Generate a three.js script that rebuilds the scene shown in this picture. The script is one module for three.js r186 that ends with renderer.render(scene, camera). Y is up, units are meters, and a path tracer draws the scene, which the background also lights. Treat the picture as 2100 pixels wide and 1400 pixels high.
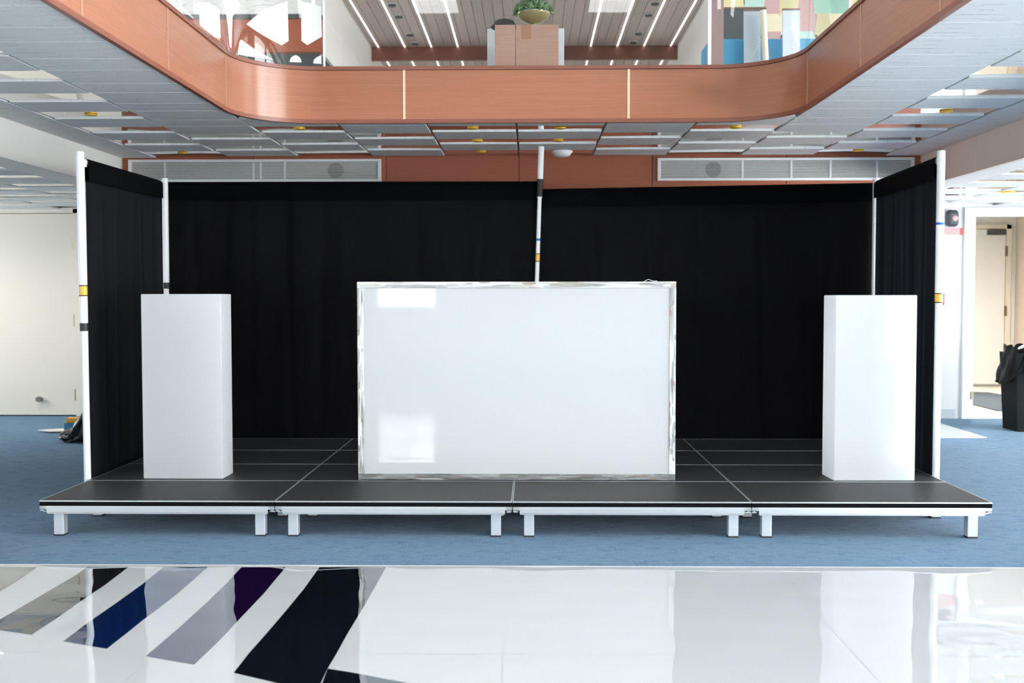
import * as THREE from 'three';
import { RoundedBoxGeometry } from 'three/addons/geometries/RoundedBoxGeometry.js';
import { mergeGeometries } from 'three/addons/utils/BufferGeometryUtils.js';
import { TessellateModifier } from 'three/addons/modifiers/TessellateModifier.js';
import { RectAreaLightUniformsLib } from 'three/addons/lights/RectAreaLightUniformsLib.js';

// ------------------------------------------------------------------ camera, sky, daylight, exposure
const scene = new THREE.Scene();
const renderer = new THREE.WebGLRenderer({ antialias: true });
renderer.toneMapping = THREE.LinearToneMapping;
renderer.toneMappingExposure = 1.24;
renderer.shadowMap.enabled = true;
RectAreaLightUniformsLib.init();

const EYE = new THREE.Vector3(0.0908, 1.234, 0);
const FOCAL = 2195.3;                                       // pixels of a 2100 x 1400 frame
const camera = new THREE.PerspectiveCamera(THREE.MathUtils.radToDeg(2 * Math.atan(700 / FOCAL)), 1.5, 0.05, 120);
camera.position.copy(EYE);
camera.rotation.set(-0.0412924, 0.0168492, -0.00092709, 'YXZ');
camera.focus = 6.1;
camera.userData.fStop = 3.5;
scene.add(camera);
camera.updateMatrixWorld(true);

const SKY = new THREE.Color().setRGB(0.9, 0.96, 1.0);
scene.background = SKY;                                     // even, overcast sky
scene.backgroundIntensity = 8;

// each opening gets an added, unseen area light standing in for daylight
const DAY = 8;
function daylight(x, y, z, w, h, dx, dy, dz, strength = DAY) {
  const l = new THREE.RectAreaLight(new THREE.Color().setRGB(0.96, 0.985, 1.0), strength, w, h);
  l.position.set(x, y, z);
  l.lookAt(x + dx, y + dy, z + dz);
  if (dy < 0) l.rotation.set(-Math.PI / 2, 0, 0);
  scene.add(l);
}
const LOW_R = { y0: 0.12, y1: 2.08, z: [[-9.2, -8.2], [-8.0, -5.6], [-5.4, -3.0], [-2.8, -0.4], [-0.2, 2.2], [2.4, 4.8], [5.0, 7.4]] };
const LOW_L = { y0: 1.05, y1: 2.04, z: [[-10.3, -9.1], [-2.4, -0.4], [0.4, 2.4], [3.2, 5.2]] };  // the opening nearest the cream doors is added to brighten them
const UP_R = { y0: 3.3, y1: 5.08, z: [[-19, -16.6], [-16.2, -13.8], [-12.6, -9.8], [-6.2, -3.6], [-3.2, -0.6], [-0.2, 2.4]] };  // the far openings are added to light the plank ceiling
const UP_L = { y0: 3.3, y1: 5.08, z: [[-19, -16.6], [-16.2, -13.8], [-12.6, -9.8]] };  // unseen windows, all added to light the upper plank ceiling
const SKYLIGHT = { x0: 0.9, x1: 1.5, z0: -3.4, z1: 0.85 };                // two glazed roof openings over the atrium, mirrored in x
const LOW_PANE = [-2.78, -1.7, 1.05, 2.06];
const XW = 7.5, ZF = 8.0;                                   // half width of the hall, window wall behind the viewer
for (const [a, b] of LOW_R.z) daylight(XW - 0.06, (LOW_R.y0 + LOW_R.y1) / 2, (a + b) / 2, b - a, LOW_R.y1 - LOW_R.y0, -1, 0, 0);
for (const [a, b] of LOW_L.z) daylight(-XW + 0.06, (LOW_L.y0 + LOW_L.y1) / 2, (a + b) / 2, b - a, LOW_L.y1 - LOW_L.y0, 1, 0, 0);
for (const [s, U] of [[-1, UP_L], [1, UP_R]]) for (const [a, b] of U.z) daylight(s * (XW - 0.06), (U.y0 + U.y1) / 2, (a + b) / 2, b - a, U.y1 - U.y0, -s, 0, 0);
for (const s of [-1, 1]) daylight(s * (SKYLIGHT.x0 + SKYLIGHT.x1) / 2, 5.21, (SKYLIGHT.z0 + SKYLIGHT.z1) / 2, SKYLIGHT.x1 - SKYLIGHT.x0, SKYLIGHT.z1 - SKYLIGHT.z0, 0, -1, 1e-4);

daylight((LOW_PANE[0] + LOW_PANE[1]) / 2, (LOW_PANE[2] + LOW_PANE[3]) / 2, ZF - 0.06, LOW_PANE[1] - LOW_PANE[0], LOW_PANE[3] - LOW_PANE[2], 0, 0, -1);

// ------------------------------------------------------------------ small tools
let seed = 7;
function rnd() { seed = (seed * 1664525 + 1013904223) >>> 0; return seed / 4294967296; }
const rr = (a, b) => a + (b - a) * rnd();
const taken = {};
function numbered(name) { const n = taken[name] = (taken[name] ?? -1) + 1; return n ? `${name}_${String(n).padStart(3, '0')}` : name; }
function ray(u, v) { return new THREE.Vector3((u - 1050) / FOCAL, (700 - v) / FOCAL, -1).applyQuaternion(camera.quaternion); }
function atZ(u, v, z) { const d = ray(u, v); return EYE.clone().addScaledVector(d, (z - EYE.z) / d.z); }
function atY(u, v, y) { const d = ray(u, v); return EYE.clone().addScaledVector(d, (y - EYE.y) / d.y); }

function metreUV(g) {                                        // uv in metres from the side each face points to
  g = g.index ? g.toNonIndexed() : g;
  const p = g.attributes.position, n = g.attributes.normal, uv = new Float32Array(p.count * 2);
  for (let i = 0; i < p.count; i += 3) {
    const ax = Math.abs(n.getX(i) + n.getX(i + 1) + n.getX(i + 2)), ay = Math.abs(n.getY(i) + n.getY(i + 1) + n.getY(i + 2)), az = Math.abs(n.getZ(i) + n.getZ(i + 1) + n.getZ(i + 2));
    for (let k = i; k < i + 3; k++) {
      const x = p.getX(k), y = p.getY(k), z = p.getZ(k);
      uv.set(ay >= ax && ay >= az ? [x, -z] : ax >= az ? [z, y] : [x, y], k * 2);
    }
  }
  g.setAttribute('uv', new THREE.BufferAttribute(uv, 2));
  return g;
}
const box = (x0, x1, y0, y1, z0, z1) => metreUV(new THREE.BoxGeometry(x1 - x0, y1 - y0, z1 - z0).translate((x0 + x1) / 2, (y0 + y1) / 2, (z0 + z1) / 2));
const rbox = (x0, x1, y0, y1, z0, z1, r = 0.004, s = 2) => metreUV(new RoundedBoxGeometry(x1 - x0, y1 - y0, z1 - z0, s, r).translate((x0 + x1) / 2, (y0 + y1) / 2, (z0 + z1) / 2));
const cyl = (x, y, z, r0, r1, h, seg = 24) => new THREE.CylinderGeometry(r1, r0, h, seg).translate(x, y + h / 2, z).toNonIndexed();
function merge(list) {
  list = (Array.isArray(list) ? list : [list]).map((g) => (g.index ? g.toNonIndexed() : g));
  for (const g of list) if (!g.attributes.uv) g.setAttribute('uv', new THREE.BufferAttribute(new Float32Array(g.attributes.position.count * 2), 2));
  return list.length > 1 ? mergeGeometries(list) : list[0];
}
function mesh(name, geos, mat, parent = scene) {
  const m = new THREE.Mesh(merge(geos), mat);
  m.name = parent === scene ? numbered(name) : name;
  m.castShadow = m.receiveShadow = true;
  parent.add(m);
  return m;
}
function tag(o, label, category, group, kind) {
  o.userData.label = label; o.userData.category = category;
  if (group) o.userData.group = group;
  if (kind) o.userData.kind = kind;
  return o;
}
function thing(name, label, category, [x, y, z] = [0, 0, 0], turn = 0, group, kind) {
  const o = new THREE.Group(); o.name = numbered(name); o.position.set(x, y, z); o.rotation.y = turn; scene.add(o);
  return tag(o, label, category, group, kind);
}
const structure = (name, label, category) => thing(name, label, category, [0, 0, 0], 0, null, 'structure');

// ------------------------------------------------------------------ textures
function canvasTex(w, h, draw, srgb = true) {
  const c = document.createElement('canvas'); c.width = w; c.height = h;
  draw(c.getContext('2d'), w, h);
  const t = new THREE.CanvasTexture(c);
  t.wrapS = t.wrapT = THREE.RepeatWrapping; t.magFilter = THREE.LinearFilter;
  if (srgb) t.colorSpace = THREE.SRGBColorSpace;
  return t;
}
function per(t, sx, sy = sx) { t.repeat.set(1 / sx, 1 / sy); return t; }   // sx, sy: metres that one copy covers
const woodTex = (r, g, b, vary, metresX, metresY) => per(canvasTex(1024, 512, (c, w, h) => {
  c.fillStyle = `rgb(${r},${g},${b})`; c.fillRect(0, 0, w, h);
  for (let i = 0; i < 2600; i++) {
    const k = rr(-vary, vary); c.strokeStyle = `rgba(${r + k},${g + k * 0.8},${b + k * 0.7},${rr(0.12, 0.5)})`; c.lineWidth = rr(0.5, 2.2);
    const y = rnd() * h, x = rnd() * w, l = rr(60, 420); c.beginPath(); c.moveTo(x, y); c.bezierCurveTo(x + l / 3, y + rr(-2, 2), x + l * 0.7, y + rr(-2, 2), x + l, y + rr(-2, 2)); c.stroke();
  }
}), metresX, metresY);
const speckTex = (base, n, spots, metres, size = 512) => per(canvasTex(size, size, (c, w, h) => {
  c.fillStyle = base; c.fillRect(0, 0, w, h);
  for (let i = 0; i < n; i++) { c.fillStyle = spots[Math.floor(rnd() * spots.length)]; const s = rr(0.6, 2.4); c.fillRect(rnd() * w, rnd() * h, s, s); }
}), metres);

const carpetTex = per(canvasTex(1536, 1536, (c, w, h) => {
  c.fillStyle = 'rgb(92,122,147)'; c.fillRect(0, 0, w, h);
  for (let i = 0; i < 9000; i++) {                            // yarn streaks across
    const k = rr(-34, 34); c.fillStyle = `rgba(${92 + k},${122 + k},${147 + k},${rr(0.2, 0.6)})`; c.fillRect(rnd() * w, rnd() * h, rr(10, 70), rr(1.5, 3.5));
  }
  for (let i = 0; i < 340; i++) {                             // woven patches of darker crosswise yarn
    const x = rnd() * w, y = rnd() * h, n = 4 + Math.floor(rnd() * 12), l = rr(14, 46);
    for (let k = 0; k < n; k++) { c.fillStyle = `rgba(${54 + rr(-12, 12)},${88 + rr(-12, 12)},${122 + rr(-12, 12)},${rr(0.35, 0.75)})`; c.fillRect(x + k * 5.5, y + rr(-5, 5), rr(1.8, 3), l + rr(-6, 6)); }
  }
  for (let i = 0; i < 260; i++) { const k = rr(6, 30); c.fillStyle = `rgba(${92 + k},${122 + k},${147 + k},.4)`; c.fillRect(rnd() * w, rnd() * h, rr(40, 130), rr(2, 5)); }
}), 1.6);
const carpetBump = per(canvasTex(512, 512, (c, w, h) => {
  c.fillStyle = '#777'; c.fillRect(0, 0, w, h);
  for (let i = 0; i < 16000; i++) { const k = Math.floor(rr(60, 190)); c.fillStyle = `rgb(${k},${k},${k})`; c.fillRect(rnd() * w, rnd() * h, rr(2, 6), rr(1, 3)); }
}, false), 0.35);

function fissures(c, w, h, ground, dark, light) {
  c.fillStyle = ground; c.fillRect(0, 0, w, h);
  for (let i = 0; i < 110; i++) {                             // short wavy pressed marks
    const x = rnd() * w, y = rnd() * h, l = rr(40, 150);
    for (const [col, o] of [[dark, 0], [light, 4]]) { c.strokeStyle = col; c.lineWidth = rr(2, 4.5); c.beginPath(); c.moveTo(x, y + o); c.bezierCurveTo(x + l * 0.3, y + rr(-22, 22) + o, x + l * 0.7, y + rr(-22, 22) + o, x + l, y + rr(-14, 14) + o); c.stroke(); }
  }
  for (let i = 0; i < 700; i++) { c.fillStyle = i % 2 ? dark : light; c.globalAlpha = 0.25; c.fillRect(rnd() * w, rnd() * h, rr(3, 22), 1); c.globalAlpha = 1; }
}
const tileTex = per(canvasTex(1024, 1024, (c, w, h) => fissures(c, w, h, 'rgb(222,223,222)', 'rgba(146,149,153,.9)', 'rgba(236,237,237,.8)')), 1.1, 0.9);
const tileBump = per(canvasTex(1024, 1024, (c, w, h) => { seed = 99; fissures(c, w, h, '#888', 'rgba(30,30,30,.9)', 'rgba(200,200,200,.6)'); }, false), 1.1, 0.9);
const deckTex = per(canvasTex(1024, 1024, (c, w, h) => {
  c.fillStyle = 'rgb(40,42,42)'; c.fillRect(0, 0, w, h);
  for (let i = 0; i < 5000; i++) { const k = rr(28, 54); c.fillStyle = `rgba(${k},${k},${k - 1},.35)`; c.fillRect(rnd() * w, rnd() * h, rr(1, 14), rr(1, 4)); }
  for (let i = 0; i < 90; i++) {                              // scuffs
    c.strokeStyle = `rgba(${rr(90, 150)},${rr(86, 140)},${rr(80, 130)},${rr(0.1, 0.45)})`; c.lineWidth = rr(0.6, 2.4);
    const x = rnd() * w, y = rnd() * h; c.beginPath(); c.moveTo(x, y); c.quadraticCurveTo(x + rr(-60, 60), y + rr(-40, 40), x + rr(-110, 110), y + rr(-60, 60)); c.stroke();
  }
  for (let i = 0; i < 26; i++) { c.fillStyle = `rgba(190,190,185,${rr(0.2, 0.7)})`; c.beginPath(); c.ellipse(rnd() * w, rnd() * h, rr(1, 6), rr(1, 3), rr(0, 3), 0, 7); c.fill(); }
}), 1.9, 1.7);
const clothBump = per(canvasTex(256, 256, (c, w, h) => {
  c.fillStyle = '#808080'; c.fillRect(0, 0, w, h);
  for (let i = 0; i < 5000; i++) { const k = Math.floor(rr(70, 180)); c.fillStyle = `rgb(${k},${k},${k})`; c.fillRect(rnd() * w, rnd() * h, 1.4, rr(2, 7)); }
}, false), 0.12);
const scuffTex = (dull, len) => canvasTex(1024, 64, (c, w, h) => {           // hand-taped and painted frame bar
  c.fillStyle = dull ? 'rgb(112,116,118)' : 'rgb(216,218,214)'; c.fillRect(0, 0, w, h);
  for (let i = 0; i < 150; i++) {
    const t = rnd(), k = dull ? rr(70, 190) : t < 0.6 ? rr(205, 240) : rr(110, 180);
    c.fillStyle = `rgba(${k},${k + 1},${k - (t > 0.9 ? 16 : 0)},${rr(0.25, 0.8)})`; c.beginPath();
    const x = rnd() * w, y = rnd() * h, l = rr(14, 150 / len); c.ellipse(x, y, l, rr(5, 18), rr(-0.12, 0.12), 0, 7); c.fill();
  }
  for (let i = 0; i < 7; i++) { c.fillStyle = `rgba(${rr(110, 150)},${rr(98, 124)},${rr(88, 110)},${rr(0.25, 0.6)})`; c.beginPath(); c.ellipse(rnd() * w, rnd() * h, rr(8, 26), rr(6, 20), rr(-0.4, 0.4), 0, 7); c.fill(); }
});

// ------------------------------------------------------------------ materials
const P = (o) => new THREE.MeshPhysicalMaterial(o);
const lin = (r, g, b) => new THREE.Color().setRGB(r, g, b);
const M = {
  carpet: P({ map: carpetTex, roughness: 0.95, bumpMap: carpetBump, bumpScale: 0.003, sheen: 0.36, sheenColor: lin(0.8, 0.9, 1), sheenRoughness: 0.5, specularIntensity: 0.25 }),
  cherry: P({ map: woodTex(160, 104, 78, 20, 1.6, 0.5), roughness: 0.24 }),
  cherryDark: P({ map: woodTex(158, 86, 58, 18, 1.6, 0.5), roughness: 0.4 }),
  cherryTrim: P({ map: woodTex(128, 74, 58, 14, 1.6, 0.4), roughness: 0.35 }),
  strip: P({ color: lin(0.72, 0.58, 0.40), metalness: 0.6, roughness: 0.35 }),
  stripDull: P({ color: lin(0.46, 0.27, 0.19), metalness: 0.3, roughness: 0.4 }),
  tile: P({ map: tileTex, bumpMap: tileBump, bumpScale: 0.0015, roughness: 0.7 }),
  tileEdge: P({ color: lin(0.66, 0.67, 0.66), roughness: 0.6 }),
  mirror: P({ color: lin(0.80, 0.79, 0.76), metalness: 1, roughness: 0.05 }),
  tbar: P({ color: lin(0.22, 0.23, 0.23), roughness: 0.5, metalness: 0.3 }),
  soffit: P({ map: speckTex('rgb(234,232,226)', 2600, ['rgba(226,223,217,.5)', 'rgba(241,239,234,.5)'], 0.8), roughness: 0.5 }),
  soffitWarmTint: P({ map: speckTex('rgb(232,215,203)', 2600, ['rgba(224,206,194,.5)', 'rgba(239,224,213,.5)'], 0.8), roughness: 0.5 }),  // same soffit paint, tinted warm in colour for getting less blue daylight
  plaster: P({ map: speckTex('rgb(232,231,227)', 2600, ['rgba(226,224,219,.6)', 'rgba(238,237,233,.6)'], 0.8), roughness: 0.75 }),
  paintedWall: P({ map: speckTex('rgb(214,215,216)', 2600, ['rgba(208,209,210,.6)', 'rgba(220,221,222,.6)'], 0.8), roughness: 0.75 }),
  cream: P({ map: speckTex('rgb(232,225,211)', 2600, ['rgba(227,219,205,.6)', 'rgba(237,231,219,.6)'], 0.8), roughness: 0.45 }),
  creamDark: P({ color: lin(0.62, 0.58, 0.50), roughness: 0.5 }),
  slab: P({ color: lin(0.5, 0.5, 0.5), roughness: 0.9 }),
  gold: P({ color: lin(1.0, 0.62, 0.08), metalness: 0.5, roughness: 0.4 }),
  alu: P({ color: lin(0.60, 0.62, 0.625), metalness: 0.7, roughness: 0.38 }),
  frameAlu: P({ color: lin(0.78, 0.78, 0.76), metalness: 0.35, roughness: 0.4 }),
  leg: P({ color: lin(0.60, 0.63, 0.66), metalness: 0.4, roughness: 0.4 }),
  rubber: P({ color: lin(0.012, 0.013, 0.014), roughness: 0.7 }),
  plyEdge: P({ color: lin(0.006, 0.0055, 0.006), roughness: 0.9, specularIntensity: 0.15 }),
  deck: P({ map: deckTex, roughness: 0.55 }),
  drape: P({ color: lin(0.0036, 0.0036, 0.0044), roughness: 1, bumpMap: clothBump, bumpScale: 0.0006, sheen: 1, sheenColor: lin(0.32, 0.42, 0.6), sheenRoughness: 0.4, specularIntensity: 0.4, side: THREE.DoubleSide }),
  binding: P({ color: lin(0.0018, 0.002, 0.0024), roughness: 0.95, specularIntensity: 0.15, side: THREE.DoubleSide }),  // drape cloth darkened in colour because its doubled layer passes no light
  pole: P({ color: lin(0.84, 0.85, 0.85), roughness: 0.35 }),
  tapeBlack: P({ color: lin(0.012, 0.012, 0.012), roughness: 0.5 }),
  tapeBlue: P({ color: lin(0.02, 0.16, 0.5), roughness: 0.6 }),
  tapeGold: P({ color: lin(0.85, 0.50, 0.06), roughness: 0.4 }),
  acrylic: P({ color: lin(0.92, 0.935, 0.945), roughness: 1, transmission: 0.68, thickness: 0, clearcoat: 1, clearcoatRoughness: 0.04, ior: 1.49, side: THREE.DoubleSide }),
  board: P({ color: lin(0.80, 0.825, 0.825), roughness: 1, transmission: 0.45, thickness: 0, clearcoat: 1, clearcoatRoughness: 0.03, ior: 1.49, side: THREE.DoubleSide }),
  floorWhite: P({ color: lin(0.53, 0.545, 0.55), roughness: 0.012, ior: 1.5 }),
  glass: P({ color: 0xffffff, transmission: 1, thickness: 0, roughness: 0, ior: 1.5, side: THREE.DoubleSide }),
  frost: P({ color: lin(0.95, 0.97, 0.96), roughness: 1, transmission: 0.5, thickness: 0, side: THREE.DoubleSide }),
  plastic: P({ color: lin(0.006, 0.008, 0.008), roughness: 0.7, specularIntensity: 0.25 }),
  binBag: P({ color: lin(0.006, 0.007, 0.008), roughness: 0.3 }),
  greyBox: P({ color: lin(0.06, 0.065, 0.07), roughness: 0.5 }),
  red: P({ color: lin(0.55, 0.05, 0.06), roughness: 0.4 }),
  white: P({ color: lin(0.82, 0.82, 0.81), roughness: 0.5 }),
  brass: P({ color: lin(0.42, 0.36, 0.24), metalness: 0.8, roughness: 0.4 }),
};

// ================================================================== THE SETTING
// ---- carpeted floor, slab thick
tag(mesh('floor', box(-XW - 0.2, XW + 0.2, -0.2, 0, -10.9, ZF + 0.2), M.carpet), 'blue-grey woven carpet covering the whole hall floor', 'floor', null, 'structure');
tag(mesh('floor', box(3.3, 6.9, -0.2, -0.002, -15.1, -10.9), P({ map: speckTex('rgb(226,222,212)', 3000, ['rgba(216,211,200,.5)', 'rgba(234,231,222,.5)'], 0.6), roughness: 0.35 })), 'pale smooth floor of the side corridor beyond the doorway', 'floor', null, 'structure');
tag(mesh('floor', box(-XW - 0.2, -3.18, -0.2, 0, -11.3, -10.9), M.carpet), 'strip of blue-grey carpet at the foot of the cream doors', 'floor', null, 'structure');

// ---- wall with rectangular openings, lying along x (axis 'x') or along z (axis 'z')
function wallWithHoles(axis, a0, a1, y0, y1, c0, c1, holes) {
  const put = (p0, p1, q0, q1) => (p1 - p0 > 1e-4 && q1 - q0 > 1e-4 ? [axis === 'x' ? box(p0, p1, q0, q1, c0, c1) : box(c0, c1, q0, q1, p0, p1)] : []);
  const out = []; let at = a0;
  for (const [h0, h1, b0, b1] of [...holes].sort((m, n) => m[0] - n[0])) { out.push(...put(at, h0, y0, y1), ...put(h0, h1, y0, b0), ...put(h0, h1, b1, y1)); at = h1; }
  out.push(...put(at, a1, y0, y1));
  return out;
}
let windowCount = 0;
function windowIn(axis, a0, a1, y0, y1, c, label) {         // frame bars and a pane set in an opening
  const o = thing(`window_${++windowCount}`, label, 'window', [0, 0, 0], 0, null, 'structure');
  const B = (p0, p1, q0, q1, d) => (axis === 'x' ? box(p0, p1, q0, q1, c - d, c + d) : box(c - d, c + d, q0, q1, p0, p1));
  mesh('window_frame', [B(a0, a1, y0, y0 + 0.05, 0.035), B(a0, a1, y1 - 0.05, y1, 0.035), B(a0, a0 + 0.05, y0 + 0.05, y1 - 0.05, 0.035), B(a1 - 0.05, a1, y0 + 0.05, y1 - 0.05, 0.035), B((a0 + a1) / 2 - 0.02, (a0 + a1) / 2 + 0.02, y0 + 0.05, y1 - 0.05, 0.03)], M.frameAlu, o);
  mesh('pane', B(a0 + 0.05, a1 - 0.05, y0 + 0.05, y1 - 0.05, 0.003), M.glass, o);
}
const H1 = 2.39, H0 = 2.15, YU = 2.75, YR = 5.2;             // main ceiling, low side ceilings, upper floor, upper ceiling
const holesZ = (w) => w.z.map(([a, b]) => [a, b, w.y0, w.y1]);
tag(mesh('wall_right', wallWithHoles('z', -11, ZF + 0.2, 0, YU - 0.2, XW, XW + 0.2, holesZ(LOW_R)), M.plaster), 'white right wall of the hall with a row of tall windows', 'wall', null, 'structure');
tag(mesh('wall_left', wallWithHoles('z', -11.2, ZF + 0.2, 0, YU - 0.2, -XW - 0.2, -XW, holesZ(LOW_L)), M.plaster), 'white left wall of the hall with four unseen windows', 'wall', null, 'structure');
tag(mesh('wall_front', wallWithHoles('x', -XW, XW, 0, YU - 0.2, ZF, ZF + 0.2, [LOW_PANE]), M.plaster), 'white wall behind the viewer with one window', 'wall', null, 'structure');
tag(mesh('wall_right', wallWithHoles('z', -19.8, ZF + 0.2, YU - 0.2, YR + 0.2, XW, XW + 0.2, holesZ(UP_R)), M.plaster), 'right wall of the upper level with six unseen windows', 'wall', null, 'structure');
tag(mesh('wall_left', wallWithHoles('z', -19.8, ZF + 0.2, YU - 0.2, YR + 0.2, -XW - 0.2, -XW, holesZ(UP_L)), M.plaster), 'left wall of the upper level with three unseen windows', 'wall', null, 'structure');
tag(mesh('wall_front', box(-XW, XW, YU - 0.2, YR + 0.2, ZF, ZF + 0.2), M.plaster), 'upper wall behind the viewer', 'wall', null, 'structure');
tag(mesh('wall_back', box(-XW, XW, YU - 0.2, YR + 0.2, -19.8, -19.6), M.plaster), 'pale far wall of the upper level', 'wall', null, 'structure');
for (const [a, b] of LOW_R.z) windowIn('z', a, b, LOW_R.y0, LOW_R.y1, XW + 0.08, 'tall aluminium framed window in the right wall');
for (const [a, b] of LOW_L.z) windowIn('z', a, b, LOW_L.y0, LOW_L.y1, -XW - 0.08, 'unseen aluminium framed window in the left wall');
windowIn('x', LOW_PANE[0], LOW_PANE[1], LOW_PANE[2], LOW_PANE[3], ZF + 0.08, 'lower silled window behind the viewer');
for (const [s, U] of [[-1, UP_L], [1, UP_R]]) for (const [a, b] of U.z) windowIn('z', a, b, U.y0, U.y1, s * (XW + 0.08), 'unseen upper level side window with aluminium frame');

// ---- walls behind the stage
{
  const w = structure('wall_back', 'cherry laminate wall behind the black drapes', 'wall');
  for (const [a, b] of [[-3.3, -2.2], [-2.2, -1.1], [-1.1, 0], [0, 1.1], [1.1, 2.2], [2.2, 3.3]]) mesh('wall_panel', rbox(a + 0.002, b - 0.002, 0, H1 + 0.03, -9.0, -8.9, 0.002, 1), M.cherryDark, w);
  mesh('wall_core', box(-3.3, 3.3, 0, 2.56, -9.12, -9.0), M.slab, w);
}
tag(mesh('wall_left', box(-3.3, -3.18, 0, 2.56, -11.3, -9.12), M.plaster), 'white return wall beside the cherry wall, cream door side', 'wall', null, 'structure');
tag(mesh('wall_right', box(3.18, 3.3, 0, 2.56, -11.05, -9.12), M.plaster), 'white return wall beside the cherry wall, corridor side', 'wall', null, 'structure');
// left back wall with cream double door
tag(mesh('wall_back', [box(-XW, -6.42, 0, 2.5, -11.2, -11.04), box(-6.42, -4.58, 2.13, 2.5, -11.2, -11.04), box(-4.58, -3.18, 0, 2.5, -11.2, -11.04), box(-XW, -3.18, 0, 2.56, -11.3, -11.2)], M.cream), 'cream wall around the double door', 'wall', null, 'structure');
{
  const d = structure('door_1', 'cream double door with brass hinges on the left', 'door');
  mesh('door_frame', [box(-4.63, -4.56, 0, 2.15, -11.12, -11.02), box(-6.44, -6.37, 0, 2.15, -11.12, -11.02), box(-6.44, -4.56, 2.107, 2.16, -11.12, -11.02)], M.cream, d);
  const leafA = mesh('door_leaf', rbox(-5.497, -4.634, 0.012, 2.102, -11.09, -11.04, 0.003), M.cream, d);
  mesh('door_leaf', rbox(-6.366, -5.503, 0.012, 2.102, -11.09, -11.04, 0.003), M.cream, d);
  for (const y of [1.79, 1.0, 0.225]) mesh('hinge', [rbox(-4.648, -4.62, y - 0.06, y + 0.06, -11.045, -11.028, 0.002), cyl(-4.632, y - 0.06, -11.026, 0.007, 0.007, 0.12, 10)], M.brass, leafA);
  mesh('door_stop', [cyl(0, 0, 0, 0.026, 0.030, 0.055, 6).rotateX(Math.PI / 2).translate(-5.012, 0.18, -11.04), cyl(0, 0, 0, 0.012, 0.012, 0.03, 10).rotateX(Math.PI / 2).translate(-5.012, 0.18, -11.045)], P({ color: lin(0.22, 0.21, 0.19), roughness: 0.5, metalness: 0.5 }), leafA);
}
// right back wall, jamb and corridor
tag(mesh('wall_back', [box(3.18, 4.46, 0, 2.56, -11.05, -10.9), box(4.46, 6.35, 2.13, 2.56, -11.05, -10.9), box(6.35, XW, 0, 2.56, -11.05, -10.9)], M.paintedWall), 'white wall beside the corridor doorway', 'wall', null, 'structure');
tag(mesh('baseboard_right', rbox(3.3, 4.40, 0, 0.10, -10.9, -10.885, 0.003), P({ color: lin(0.50, 0.54, 0.58), roughness: 0.5 })), 'grey baseboard under the white wall by the doorway', 'baseboard', null, 'structure');
{
  const t = structure('trim_1', 'white frame of the corridor doorway', 'door frame');
  mesh('jamb', rbox(4.46, 4.57, 0, 2.13, -11.07, -10.87, 0.004), M.white, t);
  mesh('jamb', rbox(6.26, 6.36, 0, 2.13, -11.07, -10.87, 0.004), M.white, t);
  mesh('head', rbox(4.57, 6.26, 2.05, 2.13, -11.07, -10.87, 0.004), M.white, t);
  mesh('strike_plate', rbox(4.545, 4.572, 0.2, 0.28, -10.868, -10.862, 0.001, 1), M.brass, t);
}
tag(mesh('wall_left', box(3.3, 3.42, 0, 2.5, -15.1, -11.05), M.plaster), 'white left wall of the corridor', 'wall', null, 'structure');
tag(mesh('wall_right', box(6.78, 6.9, 0, 2.5, -15.1, -11.05), P({ color: lin(0.74, 0.64, 0.55), roughness: 0.6 })), 'pinkish beige right wall of the corridor', 'wall', null, 'structure');
tag(mesh('wall_back', box(3.3, 6.9, 0, 2.5, -15.1, -14.9), M.plaster), 'pale end wall of the corridor', 'wall', null, 'structure');
{
  const d = structure('door_2', 'cream door at the end of the corridor with dark hinges', 'door');
  mesh('door_leaf', rbox(5.70, 6.62, 0.03, 2.16, -14.9, -14.85, 0.004), M.plaster, d);
  mesh('door_frame', [box(5.63, 5.695, 0, 2.22, -14.9, -14.83), box(6.625, 6.69, 0, 2.22, -14.9, -14.83), box(5.63, 6.69, 2.165, 2.22, -14.9, -14.83)], P({ color: lin(0.78, 0.70, 0.58), roughness: 0.5 }), d);
  for (const y of [1.86, 1.04, 0.25]) mesh('hinge', rbox(6.615, 6.64, y - 0.07, y + 0.07, -14.85, -14.82, 0.002), P({ color: lin(0.18, 0.14, 0.09), roughness: 0.5, metalness: 0.5 }), d);
  mesh('door_closer', rbox(6.36, 6.60, 2.08, 2.15, -14.85, -14.79, 0.008), M.greyBox, d);
}
tag(mesh('ceiling', box(3.3, 6.9, 2.4, 2.5, -15.1, -10.9), M.plaster), 'white ceiling of the corridor', 'ceiling', null, 'structure');

// ---- slabs between the levels and the roof, with the rounded opening
const OX = 1.785, OZ = -7.12, OR = 0.5, OF = 6.2;            // half width, far edge, corner radius, near edge of the opening
function slabWithHole(y0, y1, z0, z1, grow = 0) {
  const s = new THREE.Shape(); s.moveTo(-XW, -z0); s.lineTo(XW, -z0); s.lineTo(XW, -z1); s.lineTo(-XW, -z1);
  const h = new THREE.Path(), x = OX + grow, a = -(OZ - grow), b = -(OF + grow);
  h.moveTo(-x, b); h.lineTo(-x, a - OR); h.absarc(-x + OR, a - OR, OR, Math.PI, Math.PI / 2, true); h.lineTo(x - OR, a); h.absarc(x - OR, a - OR, OR, Math.PI / 2, 0, true); h.lineTo(x, b);
  s.holes.push(h);
  return metreUV(new THREE.ExtrudeGeometry(s, { depth: y1 - y0, bevelEnabled: false, curveSegments: 24 }).rotateX(-Math.PI / 2).translate(0, y0, 0));
}
tag(mesh('floor', slabWithHole(2.55, YU - 0.01, -19.6, ZF, 0.06), P({ color: lin(0.28, 0.27, 0.26), roughness: 0.8 })), 'upper level floor around the rounded opening', 'floor', null, 'structure');
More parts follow.
